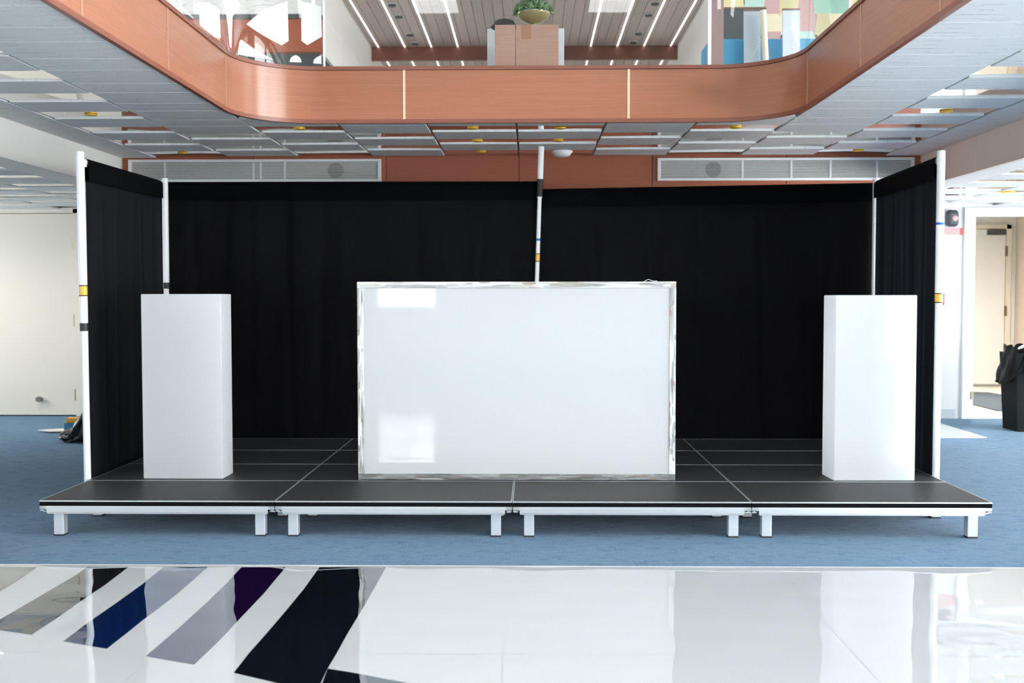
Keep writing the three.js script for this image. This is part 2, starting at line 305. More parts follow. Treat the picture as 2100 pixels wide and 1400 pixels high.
function aroundSkylight(x0, x1, y0, y1, z0, z1) {             // a flat field with the skylight left open
  const K = SKYLIGHT;
  return [box(x0, -K.x1, y0, y1, z0, z1), box(-K.x0, K.x0, y0, y1, z0, z1), box(K.x1, x1, y0, y1, z0, z1), ...[-K.x1, K.x0].flatMap((a) => [box(a, a + K.x1 - K.x0, y0, y1, z0, K.z0), box(a, a + K.x1 - K.x0, y0, y1, K.z1, z1)])];
}
tag(mesh('ceiling', aroundSkylight(-XW, XW, YR + 0.03, YR + 0.2, -19.6, ZF), M.plaster), 'white roof deck over the upper level with two skylights', 'ceiling', null, 'structure');
for (const a of [-SKYLIGHT.x1, SKYLIGHT.x0]) {
  const K = { ...SKYLIGHT, x0: a, x1: a + SKYLIGHT.x1 - SKYLIGHT.x0 }, o = thing(`window_${++windowCount}`, a < 0 ? 'glazed skylight over the atrium, cream door half' : 'glazed skylight over the atrium, corridor half', 'window', [0, 0, 0], 0, null, 'structure');
  for (let i = 0; i < 5; i++) {
    const a = K.z0 + (K.z1 - K.z0) * i / 5, b = K.z0 + (K.z1 - K.z0) * (i + 1) / 5;
    mesh('pane', box(K.x0, K.x1, YR + 0.13, YR + 0.136, a + 0.03, b - 0.03), M.glass, o);
    mesh('glazing_bar', box(K.x0, K.x1, YR + 0.11, YR + 0.16, b - 0.03, b + 0.03), M.frameAlu, o);
  }
}

// ---- main lower ceiling: a grid of pressed grey tiles alternating with polished metal panels
{
  const c = structure('ceiling', 'lower ceiling of grey pressed tiles alternating with mirror metal strips', 'ceiling');
  mesh('backing', slabWithHole(H1 + 0.04, 2.55, -8.9, ZF, 0.06), M.slab, c);
  const BEV = 0.004, TZ = 0.335;
  function tileGeo(w, d) {
    return metreUV(new RoundedBoxGeometry(w, 0.022, d, 2, BEV));
  }
  function inOpening(x, z) { return Math.abs(x) < OX + 0.02 && z > OZ - 0.02 && z < OF; }
  // cut a tile at the rounded corner of the opening by sampling: pieces that straddle get a shape clipped to it
  function clippedTile(x0, x1, z0, z1) {
    const poly = []; const N = 24;
    const edge = [[x0, z0], [x1, z0], [x1, z1], [x0, z1]];
    const inside = (x, z) => { const ax = Math.abs(x); if (ax > OX + 0.03 || z < OZ - 0.03) return false; if (ax > OX - OR && z < OZ + OR) return Math.hypot(ax - OX + OR, z - OZ - OR) < OR + 0.03; return true; };
    for (let e = 0; e < 4; e++) for (let i = 0; i < N; i++) { const t = i / N, [ax, az] = edge[e], [bx, bz] = edge[(e + 1) % 4]; poly.push([ax + (bx - ax) * t, az + (bz - az) * t]); }
    // push points that lie in the opening out to its rim
    const out = poly.map(([x, z]) => {
      if (!inside(x, z)) return [x, z];
      const cx = Math.sign(x) * (OX - OR), cz = OZ + OR, ax = Math.abs(x);
      if (ax > OX - OR && z < cz) { const dx = x - cx, dz = z - cz, l = Math.hypot(dx, dz) || 1; return [cx + dx / l * (OR + 0.03), cz + dz / l * (OR + 0.03)]; }
      return OX + 0.03 - ax < z - OZ + 0.03 ? [Math.sign(x) * (OX + 0.03), z] : [x, OZ - 0.03];
    });
    const s = new THREE.Shape(out.map(([x, z]) => new THREE.Vector2(x, -z)));
    return metreUV(new THREE.ExtrudeGeometry(s, { depth: 0.022, bevelEnabled: false }).rotateX(-Math.PI / 2).translate(0, H1, 0));
  }
  const full = tileGeo(0.584, TZ), mirrorsShared = [];
  function mirrorGeo(k) {                                    // slightly wavy polished sheet
    const g = new THREE.PlaneGeometry(0.59, 0.30, 20, 8).rotateX(Math.PI / 2);
    const p = g.attributes.position, a = rr(0.0008, 0.0018), ph = rr(0, 6), f = rr(5, 9);
    for (let i = 0; i < p.count; i++) p.setY(i, a * Math.sin(f * p.getX(i) + ph) * Math.cos(7 * p.getZ(i) + ph) + 0.6 * a * Math.cos(10 * p.getX(i) * p.getX(i) + ph));
    g.computeVertexNormals(); return g;
  }
  for (let k = 0; k < 6; k++) mirrorsShared.push(mirrorGeo(k));
  const z0 = -8.86, zEnd = -2.6;
  for (let k = -5; k < 5; k++) {
    const xa = k * 0.6, xc = xa + 0.3, side = Math.abs(xc);
    const shifted = (side > 0.6 && side < 1.2) || (side > 1.8 && side < 2.4);
    let zm = (shifted ? -7.60 : -7.28) - 0.6 * 3;            // far edge side start: near edge of a mirror strip
    while (zm < zEnd + 0.6) {
      // mirror strip from zm (near edge) to zm - 0.26 ; tile from zm to zm + 0.34
      const mc = zm - 0.13, tc = zm + 0.17;
      const solid = side > 1.8 && side < 2.4 && mc > -7.4 && !(mc > -5.75 && mc < -5.35);
      if (side > 0.6 && side < 1.2 && mc > -7.3 && mc < -7.0) { mesh('ceiling_tile', tileGeo(0.584, OZ - 0.04 - (zm - 0.262)).translate(xc, H1 + 0.011, (OZ - 0.04 + zm - 0.262) / 2), M.tile, c); zm += 0.6; continue; }
      if (mc - 0.14 > z0 && mc < zEnd && !inOpening(xc, mc - 0.1)) {
        if (solid) { const t = mesh('ceiling_tile', tileGeo(0.592, 0.256).translate(xc, H1 + 0.011, mc), M.tile, c); t.castShadow = true; }
        else { const m = new THREE.Mesh(mirrorsShared[(k + 5 + Math.round(-zm * 3)) % 6], M.mirror); m.name = 'mirror_panel'; m.position.set(xc, H1 + 0.009, mc); m.castShadow = m.receiveShadow = true; c.add(m); }
      }
      if (tc > z0 && tc < zEnd) {
        const lo = Math.max(zm, z0 - 0.03), hi = Math.min(zm + 0.335, zEnd + 0.2);
        const corner = side > 1.1 && side < 1.85 && hi > OZ - 0.05 && lo < OZ + OR + 0.05;
        if (corner && side > 1.2 && !inOpening(xc, hi - 0.02) && !inOpening(xc, lo)) mesh('ceiling_tile', clippedTile(xa + 0.008, xa + 0.592, lo, hi), M.tile, c);
        else if (corner || (inOpening(xc, hi) && !inOpening(xc, lo))) { if (lo < OZ - 0.05) mesh('ceiling_tile', clippedTile(xa + 0.008, xa + 0.592, lo, Math.min(hi, OZ + 0.2)), M.tile, c); }
        else if (!inOpening(xc, tc)) {
          if (hi - lo > 0.33) { const t = new THREE.Mesh(full, M.tile); t.name = 'ceiling_tile'; t.position.set(xc, H1 + 0.011, tc); t.castShadow = t.receiveShadow = true; c.add(t); }
          else if (hi - lo > 0.03) mesh('ceiling_tile', tileGeo(0.584, hi - lo).translate(xc, H1 + 0.011, (lo + hi) / 2), M.tile, c);
        }
      }
      zm += 0.6;
    }
  }
  for (let k = -5; k <= 5; k++) {                             // grid bars running away from the viewer
    const x = k * 0.6, z1 = Math.abs(x) < OX ? OZ - 0.04 : ZF;
    mesh('grid_bar', box(x - 0.008, x + 0.008, H1 + 0.010, H1 + 0.034, -8.88, z1), M.tbar, c);
  }
  for (const s of [-1, 1]) for (let z = -8.88; z < zEnd; z += 0.9) mesh('border_tile', rbox(Math.min(s * 3.01, s * 3.3), Math.max(s * 3.01, s * 3.3), H1, H1 + 0.022, z, Math.min(z + 0.896, zEnd + 0.2), 0.003), M.tile, c);
  mesh('plain_field', [box(-3.3, -OX - 0.03, H1, H1 + 0.03, zEnd + 0.2, ZF), box(OX + 0.03, 3.3, H1, H1 + 0.03, zEnd + 0.2, ZF), box(-OX - 0.03, OX + 0.03, H1, H1 + 0.03, OF + 0.05, ZF)], M.tile, c);
}
// ---- soffit faces where the ceiling steps down at the sides
for (const s of [-1, 1]) {
  const t = structure(`trim_${s < 0 ? 2 : 3}`, s < 0 ? 'pale soffit stepping the ceiling down on the cream door side' : 'soffit tinted beige for warmer light, stepping the ceiling down on the corridor side', 'soffit');
  const X = (a, b) => [Math.min(s * a, s * b), Math.max(s * a, s * b)];
  for (let z = -8.9 - 2.14; z < ZF - 0.1; z += 1.62) { const z1 = Math.min(z + 1.612, ZF); mesh('soffit_panel', rbox(...X(3.3, 3.34), 2.135, H1 + 0.01, z, z1, 0.003), s < 0 ? M.soffit : M.soffitWarmTint, t); }
  mesh('soffit_underside', box(...X(3.34, 3.56), 2.135, 2.19, -11.04, ZF), M.soffit, t);
}
// ---- low side ceilings with the same tiles
for (const s of [-1, 1]) {
  const c = structure('ceiling', s < 0 ? 'low tiled ceiling in front of the cream doors' : 'low bright tiled ceiling in front of the corridor', 'ceiling');
  const X = (a, b) => [Math.min(s * a, s * b), Math.max(s * a, s * b)], zb = s < 0 ? -11.04 : -10.9;
  mesh('backing', box(...X(3.34, XW), H0 + 0.035, 2.55, zb, ZF), M.slab, c);
  const g = metreUV(new RoundedBoxGeometry(0.584, 0.02, 0.335, 2, 0.004));
  const lightTile = M.tile;
  for (let k = 0; k < 5; k++) {
    const xc = s * (3.56 + 0.3 + 0.6 * k); let i = 0;
    for (let z = zb + 0.19; z < -5.2; z += 0.6, i++) {
      const shift = k % 2 ? 0.3 : 0;
      const t = new THREE.Mesh(g, lightTile); t.name = 'ceiling_tile'; t.position.set(xc, H0 + 0.01, z + shift); t.castShadow = t.receiveShadow = true; c.add(t);
      const m = new THREE.Mesh(new THREE.PlaneGeometry(0.58, 0.26).rotateX(Math.PI / 2), M.mirror); m.name = 'mirror_panel'; m.position.set(xc, H0 + 0.007, z + shift + 0.3); c.add(m);
    }
    mesh('grid_bar', box(xc + s * 0.3 - 0.008, xc + s * 0.3 + 0.008, H0 + 0.008, H0 + 0.03, zb, -5), M.tbar, c);
  }
  mesh('plain_field', [box(...X(3.56, XW), H0, H0 + 0.03, -5, ZF), box(...X(6.57, XW), H0, H0 + 0.03, zb, -5)], M.tile, c);
}

// ---- fascia of the opening, glass balustrade
const L1 = OF - (OZ + OR), LA = OR * Math.PI / 2, L2 = 2 * (OX - OR);
function rim(s, off = 0) {                                   // point on the rounded U of the opening at arc length s, pushed outward by off
  let x, z, nx, nz;
  if (s < L1) { x = -OX; z = OF - s; nx = -1; nz = 0; }
  else if (s < L1 + LA) { const a = (s - L1) / OR; nx = -Math.cos(a); nz = -Math.sin(a); x = -OX + OR + OR * nx; z = OZ + OR + OR * nz; }
  else if (s < L1 + LA + L2) { x = -OX + OR + (s - L1 - LA); z = OZ; nx = 0; nz = -1; }
  else if (s < L1 + 2 * LA + L2) { const a = (s - L1 - LA - L2) / OR; nx = Math.sin(a); nz = -Math.cos(a); x = OX - OR + OR * nx; z = OZ + OR + OR * nz; }
  else { x = OX; z = OZ + OR + (s - L1 - 2 * LA - L2); nx = 1; nz = 0; }
  return { x: x + nx * off, z: z + nz * off, nx, nz };
}
const LU = 2 * L1 + 2 * LA + L2;
function ribbon(s0, s1, y0, y1, in0, in1) {                  // a bent board from offset in0 (room side) to in1
  const n = Math.max(2, Math.ceil((s1 - s0) / 0.04)), pos = [], nor = [], uv = [];
  const quad = (a, b, c, d, n0, n1, u0, u1, v0, v1) => { pos.push(...a, ...b, ...c, ...a, ...c, ...d); nor.push(...n0, ...n1, ...n1, ...n0, ...n1, ...n0); uv.push(u0, v0, u1, v0, u1, v1, u0, v0, u1, v1, u0, v1); };
  for (let i = 0; i < n; i++) {
    const a = s0 + (s1 - s0) * i / n, b = s0 + (s1 - s0) * (i + 1) / n, A = rim(a, in0), B = rim(b, in0), C = rim(b, in1), D = rim(a, in1);
    quad([A.x, y0, A.z], [B.x, y0, B.z], [B.x, y1, B.z], [A.x, y1, A.z], [-A.nx, 0, -A.nz], [-B.nx, 0, -B.nz], a, b, y0, y1);
    quad([C.x, y0, C.z], [D.x, y0, D.z], [D.x, y1, D.z], [C.x, y1, C.z], [B.nx, 0, B.nz], [A.nx, 0, A.nz], b, a, y0, y1);
    quad([A.x, y1, A.z], [B.x, y1, B.z], [C.x, y1, C.z], [D.x, y1, D.z], [0, 1, 0], [0, 1, 0], a, b, in0, in1);
    quad([D.x, y0, D.z], [C.x, y0, C.z], [B.x, y0, B.z], [A.x, y0, A.z], [0, -1, 0], [0, -1, 0], a, b, in0, in1);
  }
  for (const [s, flip] of [[s0, 1], [s1, -1]]) { const A = rim(s, in0), D = rim(s, in1), t = [A.nz * flip, 0, -A.nx * flip]; flip > 0 ? quad([D.x, y0, D.z], [A.x, y0, A.z], [A.x, y1, A.z], [D.x, y1, D.z], t, t, 0, 0.05, y0, y1) : quad([A.x, y0, A.z], [D.x, y0, D.z], [D.x, y1, D.z], [A.x, y1, A.z], t, t, 0, 0.05, y0, y1); }
  const g = new THREE.BufferGeometry();
  g.setAttribute('position', new THREE.Float32BufferAttribute(pos, 3)); g.setAttribute('normal', new THREE.Float32BufferAttribute(nor, 3)); g.setAttribute('uv', new THREE.Float32BufferAttribute(uv, 2));
  return g;
}
const sOfZ = (z) => OF - z, mid = L1 + LA + L2 / 2;
{
  const f = structure('trim_4', 'curved cherry laminate fascia around the ceiling opening', 'fascia');
  const leftStrips = [sOfZ(5.11), sOfZ(4.04), sOfZ(2.97), sOfZ(1.9), sOfZ(0.83), sOfZ(-0.24), sOfZ(-1.31), sOfZ(-2.38), sOfZ(-3.45), sOfZ(-4.5), sOfZ(-5.57), L1 + 0.01];
  const strips = [...leftStrips, mid - 0.74, mid + 0.74, ...leftStrips.map((s) => LU - s).reverse()];
  const cuts = [0, ...strips, LU];
  for (let i = 0; i + 1 < cuts.length; i++) mesh('fascia_panel', ribbon(cuts[i] + 0.006, cuts[i + 1] - 0.006, 2.41, 2.732, 0, 0.05), M.cherry, f);
  strips.forEach((s, i) => mesh('joint_strip', ribbon(s - 0.008, s + 0.008, 2.41, 2.732, -0.003, 0.04), i === strips.length / 2 - 1 || i === strips.length / 2 ? M.strip : M.stripDull, f));
  mesh('top_rail', ribbon(0, LU, 2.733, 2.756, -0.010, 0.06), M.cherryTrim, f);
  mesh('bottom_rail', ribbon(0, LU, 2.384, 2.409, -0.005, 0.022), M.cherryTrim, f);
  mesh('fascia_panel', box(-OX, OX, 2.382, 2.756, OF, OF + 0.05), M.cherry, f);
}
const GY0 = 2.757, GY1 = 3.78;
{
  const g = thing('glass_balustrade', 'clear glass balustrade on top of the cherry fascia', 'balustrade', [0, 0, 0]);
  const joints = [0, 2.4, 4.8, 7.2, 9.6, 12.06, L1 + LA + 0.012, L1 + LA + L2 - 0.012, LU - 12.06, LU - 9.6, LU - 7.2, LU - 4.8, LU - 2.4, LU];
  for (let i = 0; i + 1 < joints.length; i++) {
    const a = joints[i] + 0.008, b = joints[i + 1] - 0.008, n = Math.max(2, Math.ceil((b - a) / 0.05)), pos = [], nor = [], idx = [];
    for (let k = 0; k <= n; k++) { const q = rim(a + (b - a) * k / n, 0.028); pos.push(q.x, GY0, q.z, q.x, GY1, q.z); nor.push(-q.nx, 0, -q.nz, -q.nx, 0, -q.nz); if (k < n) idx.push(2 * k, 2 * k + 2, 2 * k + 3, 2 * k, 2 * k + 3, 2 * k + 1); }
    const b2 = new THREE.BufferGeometry(); b2.setAttribute('position', new THREE.Float32BufferAttribute(pos, 3)); b2.setAttribute('normal', new THREE.Float32BufferAttribute(nor, 3)); b2.setIndex(idx);
    mesh('glass_pane', b2, M.glass, g);
  }
  for (let i = 1; i + 1 < joints.length; i++) { const q = rim(joints[i], 0.028), w = i === 7 ? 0.011 : 0.006; mesh('post', box(q.x - w, q.x + w, GY0, GY1, q.z - 0.008, q.z + 0.008), M.white, g); }
  mesh('handrail', ribbon(0, LU, GY1, GY1 + 0.04, 0.005, 0.05), M.alu, g);
  // frosted film shapes on the bent pane
  function onRim(u, v, off) {                                // ray against the bent pane: arc length and height
    const d = ray(u, v); let best = null;
    for (let s = 7; s < L1 + LA + 0.3; s += 0.004) {
      const q = rim(s, off), t = Math.abs(d.x) > Math.abs(d.z) * 0.2 && q.nx < -0.7 ? (q.x - EYE.x) / d.x : (q.z - EYE.z) / d.z;
      const e = Math.hypot(EYE.x + d.x * t - q.x, EYE.z + d.z * t - q.z);
      if (t > 0 && (!best || e < best.e)) best = { e, s, y: EYE.y + d.y * t };
    }
    return new THREE.Vector2(best.s, best.y);
  }
  const films = [
    [[506, 50], [522, 34], [542, 19], [565, 10], [590, 2.6], [592, 84], [578, 93]],
    [[617, 2.6], [640, 7], [659, 14], [660, 75], [630, 92.6], [618, 84]],
    [[487, 111], [491, 84], [495, 81], [561, 122.6], [520, 117]],
    [[594, 127], [596, 119], [601, 114.5], [606, 113], [611, 114.5], [616, 119], [618, 128]],
    [[643, 130], [644, 122], [650, 117], [659, 113], [660, 131]],
    [[407, 4], [430, 6], [450, 19], [453, 78], [441, 77], [410, 52]],
    [[458, -4], [486, -4], [492, 12], [477, 34], [475, 99], [471, 96], [467, 51], [460, 5]],
  ];
  for (const f of films) {
    const flat = new TessellateModifier(0.05, 6).modify(new THREE.ShapeGeometry(new THREE.Shape(f.map(([u, v]) => onRim(u, v, 0.024)))));
    const p = flat.attributes.position, nn = flat.attributes.normal;
    for (let i = 0; i < p.count; i++) { const q = rim(p.getX(i), 0.024); nn.setXYZ(i, -q.nx, 0, -q.nz); p.setXYZ(i, q.x, p.getY(i), q.z); }
    mesh('frosted_film', flat, M.frost, g).userData.label = 'white frosted film shape on the glass';
  }
}

// ================================================================== UPPER LEVEL SEEN THROUGH THE OPENING
{
  const c = structure('ceiling', 'upper level ceiling of grey-brown planks', 'ceiling');
  const mats = [0, 1, 2].map((k) => P({ map: woodTex(212 - k * 10, 196 - k * 9, 186 - k * 8, 26, 0.5, 2.2), roughness: 0.35 }));
  for (const m of mats) { m.map.rotation = Math.PI / 2; }
  for (let i = -24; i < 24; i++) { if (((i % 3) + 3) % 3 === 2) { } mesh('plank', box(i * 0.14 + 0.003, i * 0.14 + 0.137, YR, YR + 0.03, -19.6, -8.5), mats[Math.floor(rnd() * 3)], c); }
  mesh('plain_field', [box(-XW, -3.36, YR, YR + 0.03, -19.6, ZF), box(3.36, XW, YR, YR + 0.03, -19.6, ZF), ...aroundSkylight(-3.36, 3.36, YR, YR + 0.03, -8.5, ZF)], M.plaster, c);
}
const GLOW = new THREE.MeshStandardMaterial({ color: 0xffffff, emissive: lin(1, 0.97, 0.93), emissiveIntensity: 1.3 });
[-2.73, -2.31, -1.89, -1.47, -1.05, 1.05, 1.47, 1.89, 2.31, 2.73].forEach((x) => {
  const nth = ['nearest the plinth', 'second from the plinth', 'third from the plinth', 'fourth from the plinth', 'farthest from the plinth'][Math.round((Math.abs(x) - 1.05) / 0.42)];
  const l = thing('linear_light', `bright linear light in the plank ceiling, ${nth} on the ${x < 0 ? 'frosted shapes' : 'display boards'} side`, 'ceiling light', [x, YR, -14], 0, 'upper ceiling light strips');
  mesh('housing', box(-0.015, 0.015, -0.006, 0.0, -5, 4.5), M.frameAlu, l);
  mesh('diffuser', box(-0.012, 0.012, -0.012, -0.006, -4.9, 4.4), GLOW, l);
  const r = new THREE.RectAreaLight(lin(1, 0.97, 0.93), 1.3, 0.032, 9.3); r.position.set(x, YR - 0.016, -14.25); r.lookAt(x, 0, -14.2501); r.rotation.set(-Math.PI / 2, 0, 0); scene.add(r);
});
for (const s of [-1, 1]) for (const [x, z] of [[1.78, -14.65], [1.76, -15.25], [1.72, -16.3], [1.70, -16.85]]) {
  const nth = { 14.65: 'farthest from', 15.25: 'third from', 16.3: 'second from', 16.85: 'nearest to' }[-z];
  const d = thing('ceiling_spotlight', `small dark spotlight in the plank ceiling, ${nth} the beam, ${s < 0 ? 'frosted shapes' : 'display boards'} side`, 'spotlight', [s * x, YR, z], 0, 'upper ceiling spotlights');
  mesh('housing', cyl(0, -0.03, 0, 0.05, 0.06, 0.03, 20), M.greyBox, d);
  mesh('rim', new THREE.TorusGeometry(0.06, 0.008, 8, 24).rotateX(Math.PI / 2).translate(0, -0.004, 0), M.frameAlu, d);
}
tag(mesh('trim', rbox(-2.75, 2.75, 4.985, YR, -17.18, -17.1, 0.004), M.cherryTrim), 'dark cherry beam hanging under the upper plank ceiling', 'beam', null, 'structure').name = 'trim_5';
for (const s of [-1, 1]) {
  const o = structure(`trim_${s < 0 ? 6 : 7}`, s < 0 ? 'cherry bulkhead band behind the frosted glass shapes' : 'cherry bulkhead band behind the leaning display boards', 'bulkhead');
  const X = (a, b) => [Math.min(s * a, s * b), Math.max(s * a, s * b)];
  mesh('band', rbox(...X(2.42, XW - 0.05), 4.19, 4.585, -13.1, -13.0, 0.004), M.cherryDark, o);
  mesh('dark_cap', rbox(...X(2.42, XW - 0.05), 4.587, 4.64, -13.12, -12.98, 0.004), M.greyBox, o);
  mesh('upper_panel', box(...X(2.42, XW - 0.05), 4.642, YR, -13.1, -13.02), M.tile, o);
  mesh('side_panel', box(...X(2.42, 2.46), 4.19, YR, -19.6, -13.1), M.plaster, o);
  mesh('grey_green_panel', box(...X(2.46, XW - 0.05), YU, YR, -14.2, -14.1), P({ color: lin(0.2, 0.24, 0.24), roughness: 0.25 }), o);  // opaque grey-green panel filling the zone behind and below the band
}
// pale pillar, veneer plinth and bowl of moss at the rail
tag(mesh('wall_back', rbox(-0.215, 0.335, YU, 3.155, -7.95, -7.75, 0.004), P({ color: lin(0.66, 0.72, 0.76), roughness: 0.4 })), 'pale blue-grey low pillar behind the veneer plinth', 'pillar', null, 'structure').name = 'wall_back_pillar';
{
  const b = thing('veneer_plinth', 'brown veneer box standing behind the glass balustrade', 'plinth', [0.069, YU, -7.42]);
  const v = P({ map: woodTex(168, 132, 112, 30, 0.6, 0.35), roughness: 0.4 }), v2 = P({ map: woodTex(158, 112, 82, 20, 0.6, 0.35), roughness: 0.4 });
  mesh('left_door', rbox(-0.216, -0.078, -0.01, 0.325, -0.1, 0.1, 0.003), v, b);
  mesh('right_door', rbox(-0.074, 0.216, -0.01, 0.325, -0.1, 0.1, 0.003), v, b);
  mesh('inlay', rbox(-0.03, 0.03, 0.23, 0.325, 0.095, 0.104, 0.002), v2, b);
  const bowl = thing('moss_bowl', 'glass footed bowl of green moss on the veneer plinth', 'bowl', [0.115, YU + 0.326, -7.42]);
  mesh('bowl', new THREE.LatheGeometry([[0.0, 0.0], [0.035, 0.0], [0.02, 0.012], [0.016, 0.028], [0.05, 0.036], [0.09, 0.055], [0.112, 0.085], [0.114, 0.098], [0.108, 0.098], [0.104, 0.085], [0.08, 0.06], [0.0, 0.042]].map(([x, y]) => new THREE.Vector2(x, y)), 40), P({ color: lin(0.42, 0.36, 0.16), roughness: 0.12, metalness: 0.3 }), bowl);
  mesh('rim', new THREE.TorusGeometry(0.112, 0.004, 8, 40).rotateX(Math.PI / 2).translate(0, 0.098, 0), P({ color: lin(0.85, 0.88, 0.82), roughness: 0.08, metalness: 0.6 }), bowl);
  const leafMat = [P({ color: lin(0.05, 0.14, 0.04), roughness: 0.7 }), P({ color: lin(0.10, 0.22, 0.06), roughness: 0.7 }), P({ color: lin(0.22, 0.34, 0.18), roughness: 0.7 })];
  leafMat.forEach((m, q) => {
    const geos = [];
    for (let i = 0; i < 130; i++) {
      const a = rr(0, 6.28), r = Math.sqrt(rnd()) * 0.135, y = 0.09 + rr(0, 0.15) * (1.1 - r / 0.14) + 0.02;
      geos.push(new THREE.ConeGeometry(rr(0.006, 0.012), rr(0.03, 0.06), 5).rotateX(rr(-0.9, 0.9)).rotateZ(rr(-0.9, 0.9)).translate(r * Math.cos(a), y, r * Math.sin(a)));
    }
    const o = mesh('moss', geos, m, bowl); o.userData.kind = 'stuff';
  });
  const tr = thing('dark_tray', 'dark rounded tray lying on the veneer plinth beside the bowl', 'tray', [-0.085, YU + 0.326, -7.43]);
  mesh('tray_body', new THREE.LatheGeometry([[0, 0], [0.085, 0], [0.10, 0.012], [0.082, 0.018], [0.062, 0.05], [0.04, 0.058], [0, 0.06]].map(([x, y]) => new THREE.Vector2(x, y)), 32), P({ color: lin(0.02, 0.026, 0.026), roughness: 0.5 }), tr);
}
// leaning boards and a teal covered chest at the right of the rail
{
  const chest = thing('covered_chest', 'low chest under a teal cloth behind the right glass pane', 'chest', [1.86, YU, -7.75]);
  mesh('cloth', rbox(-0.52, 0.62, -0.005, 0.285, -0.18, 0.18, 0.02, 3), P({ color: lin(0.07, 0.36, 0.60), roughness: 0.6, sheen: 0.3 }), chest);
  const lean = (name, label, u0, u1, v0, z, col, tilt, roll = 0, rough = 0.5) => {
    const a = atZ((u0 + u1) / 2, v0, z), w = (u1 - u0) / FOCAL * -z, h = a.y - YU;
    const o = thing(name, label, 'board', [a.x, YU, z + 0.0], 0);
    o.rotation.set(tilt, 0, roll);
    mesh('panel', rbox(-w / 2, w / 2, 0.005, h, -0.008, 0.008, 0.002), P({ color: lin(...col), roughness: rough }), o);
    mesh('edging', [box(-w / 2, w / 2, h, h + 0.012, -0.01, 0.01)], P({ color: lin(0.20, 0.12, 0.09), roughness: 0.5 }), o);
    return o;
  };
  lean('display_board', 'mauve-brown upright board at the glass joint', 1457, 1484, -30, -7.46, [0.30, 0.20, 0.19], 0, 0);
  lean('display_board', 'dark board with a brown top edge leaning behind the teal chest', 1486, 1572, 16, -8.02, [0.06, 0.075, 0.075], -0.05, -0.0);
  lean('display_board', 'pale blue-grey board leaning against the dark board', 1526, 1560, 22, -7.5, [0.40, 0.48, 0.54], -0.04);
  lean('display_board', 'pale lavender board leaning behind the teal chest', 1606, 1641, 20, -7.49, [0.58, 0.66, 0.76], -0.04);
  const pole = thing('wooden_pole', 'cream wooden pole leaning between the display boards', 'pole', [atZ(1572, 125, -7.44).x, YU, -7.44]); pole.rotation.z = 0.06;
  mesh('shaft', cyl(0, 0.004, 0, 0.022, 0.022, 0.44, 16), P({ color: lin(0.72, 0.68, 0.55), roughness: 0.5 }), pole);
  const art = canvasTex(512, 256, (c, w, h) => { const cols = ['#a9d8c4', '#e9dfae', '#93cbb8', '#f0e6c4', '#cfa9a6', '#bfe0d2', '#d9cfa0']; for (let y = 0; y < 4; y++) for (let x = 0; x < 9; x++) { c.fillStyle = cols[Math.floor(rnd() * cols.length)]; c.beginPath(); c.moveTo(x * 60 - 10 + rr(-16, 16), y * 68 - 8); c.lineTo(x * 60 + 60 + rr(-16, 16), y * 68 - 8); c.lineTo(x * 60 + 60 + rr(-16, 16), y * 68 + 74); c.lineTo(x * 60 - 10, y * 68 + 74); c.fill(); } });
  const an = thing('patchwork_canvas', 'pastel patchwork canvas standing behind the display boards', 'canvas', [2.05, YU, -8.3]);
  mesh('painted_face', new THREE.BoxGeometry(1.15, 0.5, 0.02).translate(0, 0.64, 0), P({ map: art, roughness: 0.7 }), an);
  for (const x of [-0.5, 0.5]) mesh('support_leg', box(x - 0.02, x + 0.02, 0, 0.42, -0.015, 0.015), M.greyBox, an);
}

// ================================================================== FIXTURES ON THE LOWER CEILING AND WALLS
for (const [x, z] of [[-0.3, -7.41], [0.3, -7.41], [-0.3, -8.01], [0.3, -8.01], [-0.3, -8.61], [-1.5, -7.41], [1.5, -7.41], [-2.7, -6.81], [2.7, -6.81], [-2.7, -8.61], [2.7, -8.61]]) {
  const side = x < 0 ? 'cream door side' : 'corridor side', far = z < -8.3 ? 'next to the cherry wall' : z < -7.7 ? 'in the middle mirror strip' : 'next to the fascia';
  const d = thing('brass_downlight', Math.abs(x) < 1 ? `brass ceiling downlight beside the centre pole, ${side}, ${far}` : Math.abs(x) < 2 ? `brass ceiling downlight beyond the fascia curve, ${side}` : `brass ceiling downlight along the soffit, ${side}, ${z < -8.3 ? 'next to the cherry wall' : 'above the front drape pole'}`, 'downlight', [x, H1 + 0.008, z], 0, 'brass ceiling downlights');
  mesh('ring', new THREE.TorusGeometry(0.036, 0.004, 10, 32).rotateX(Math.PI / 2).translate(0, -0.004, 0), M.gold, d);
  mesh('cup', new THREE.SphereGeometry(0.033, 24, 10, 0, Math.PI * 2, Math.PI / 2, Math.PI / 2).scale(1, 0.3, 1).translate(0, -0.003, 0), M.gold, d);
}
function lowDownlight(label, x, y, z, power) {               // lit brass downlight of the low ceilings
  const d = thing('low_ceiling_downlight', label, 'downlight', [x, y, z], 0, 'lit downlights of the low ceilings');
  mesh('ring', new THREE.TorusGeometry(0.05, 0.008, 10, 32).rotateX(Math.PI / 2).translate(0, -0.006, 0), M.gold, d);
  mesh('lens', cyl(0, -0.01, 0, 0.044, 0.044, 0.008, 24), new THREE.MeshStandardMaterial({ color: 0xffffff, emissive: lin(1, 0.82, 0.55), emissiveIntensity: 1 }), d);
  const l = new THREE.SpotLight(lin(1, 0.95, 0.88), power, 0, 1.45, 1, 2); l.position.set(x, y - 0.02, z); l.target.position.set(x, 0, z); l.castShadow = true; l.shadow.radius = 2; scene.add(l, l.target);
}
lowDownlight('lit brass downlight in the low ceiling before the cream doors', -4.86, H0, -9.75, 4);
lowDownlight('lit brass downlight in the low ceiling near the left windows', -6.06, H0, -9.75, 4);
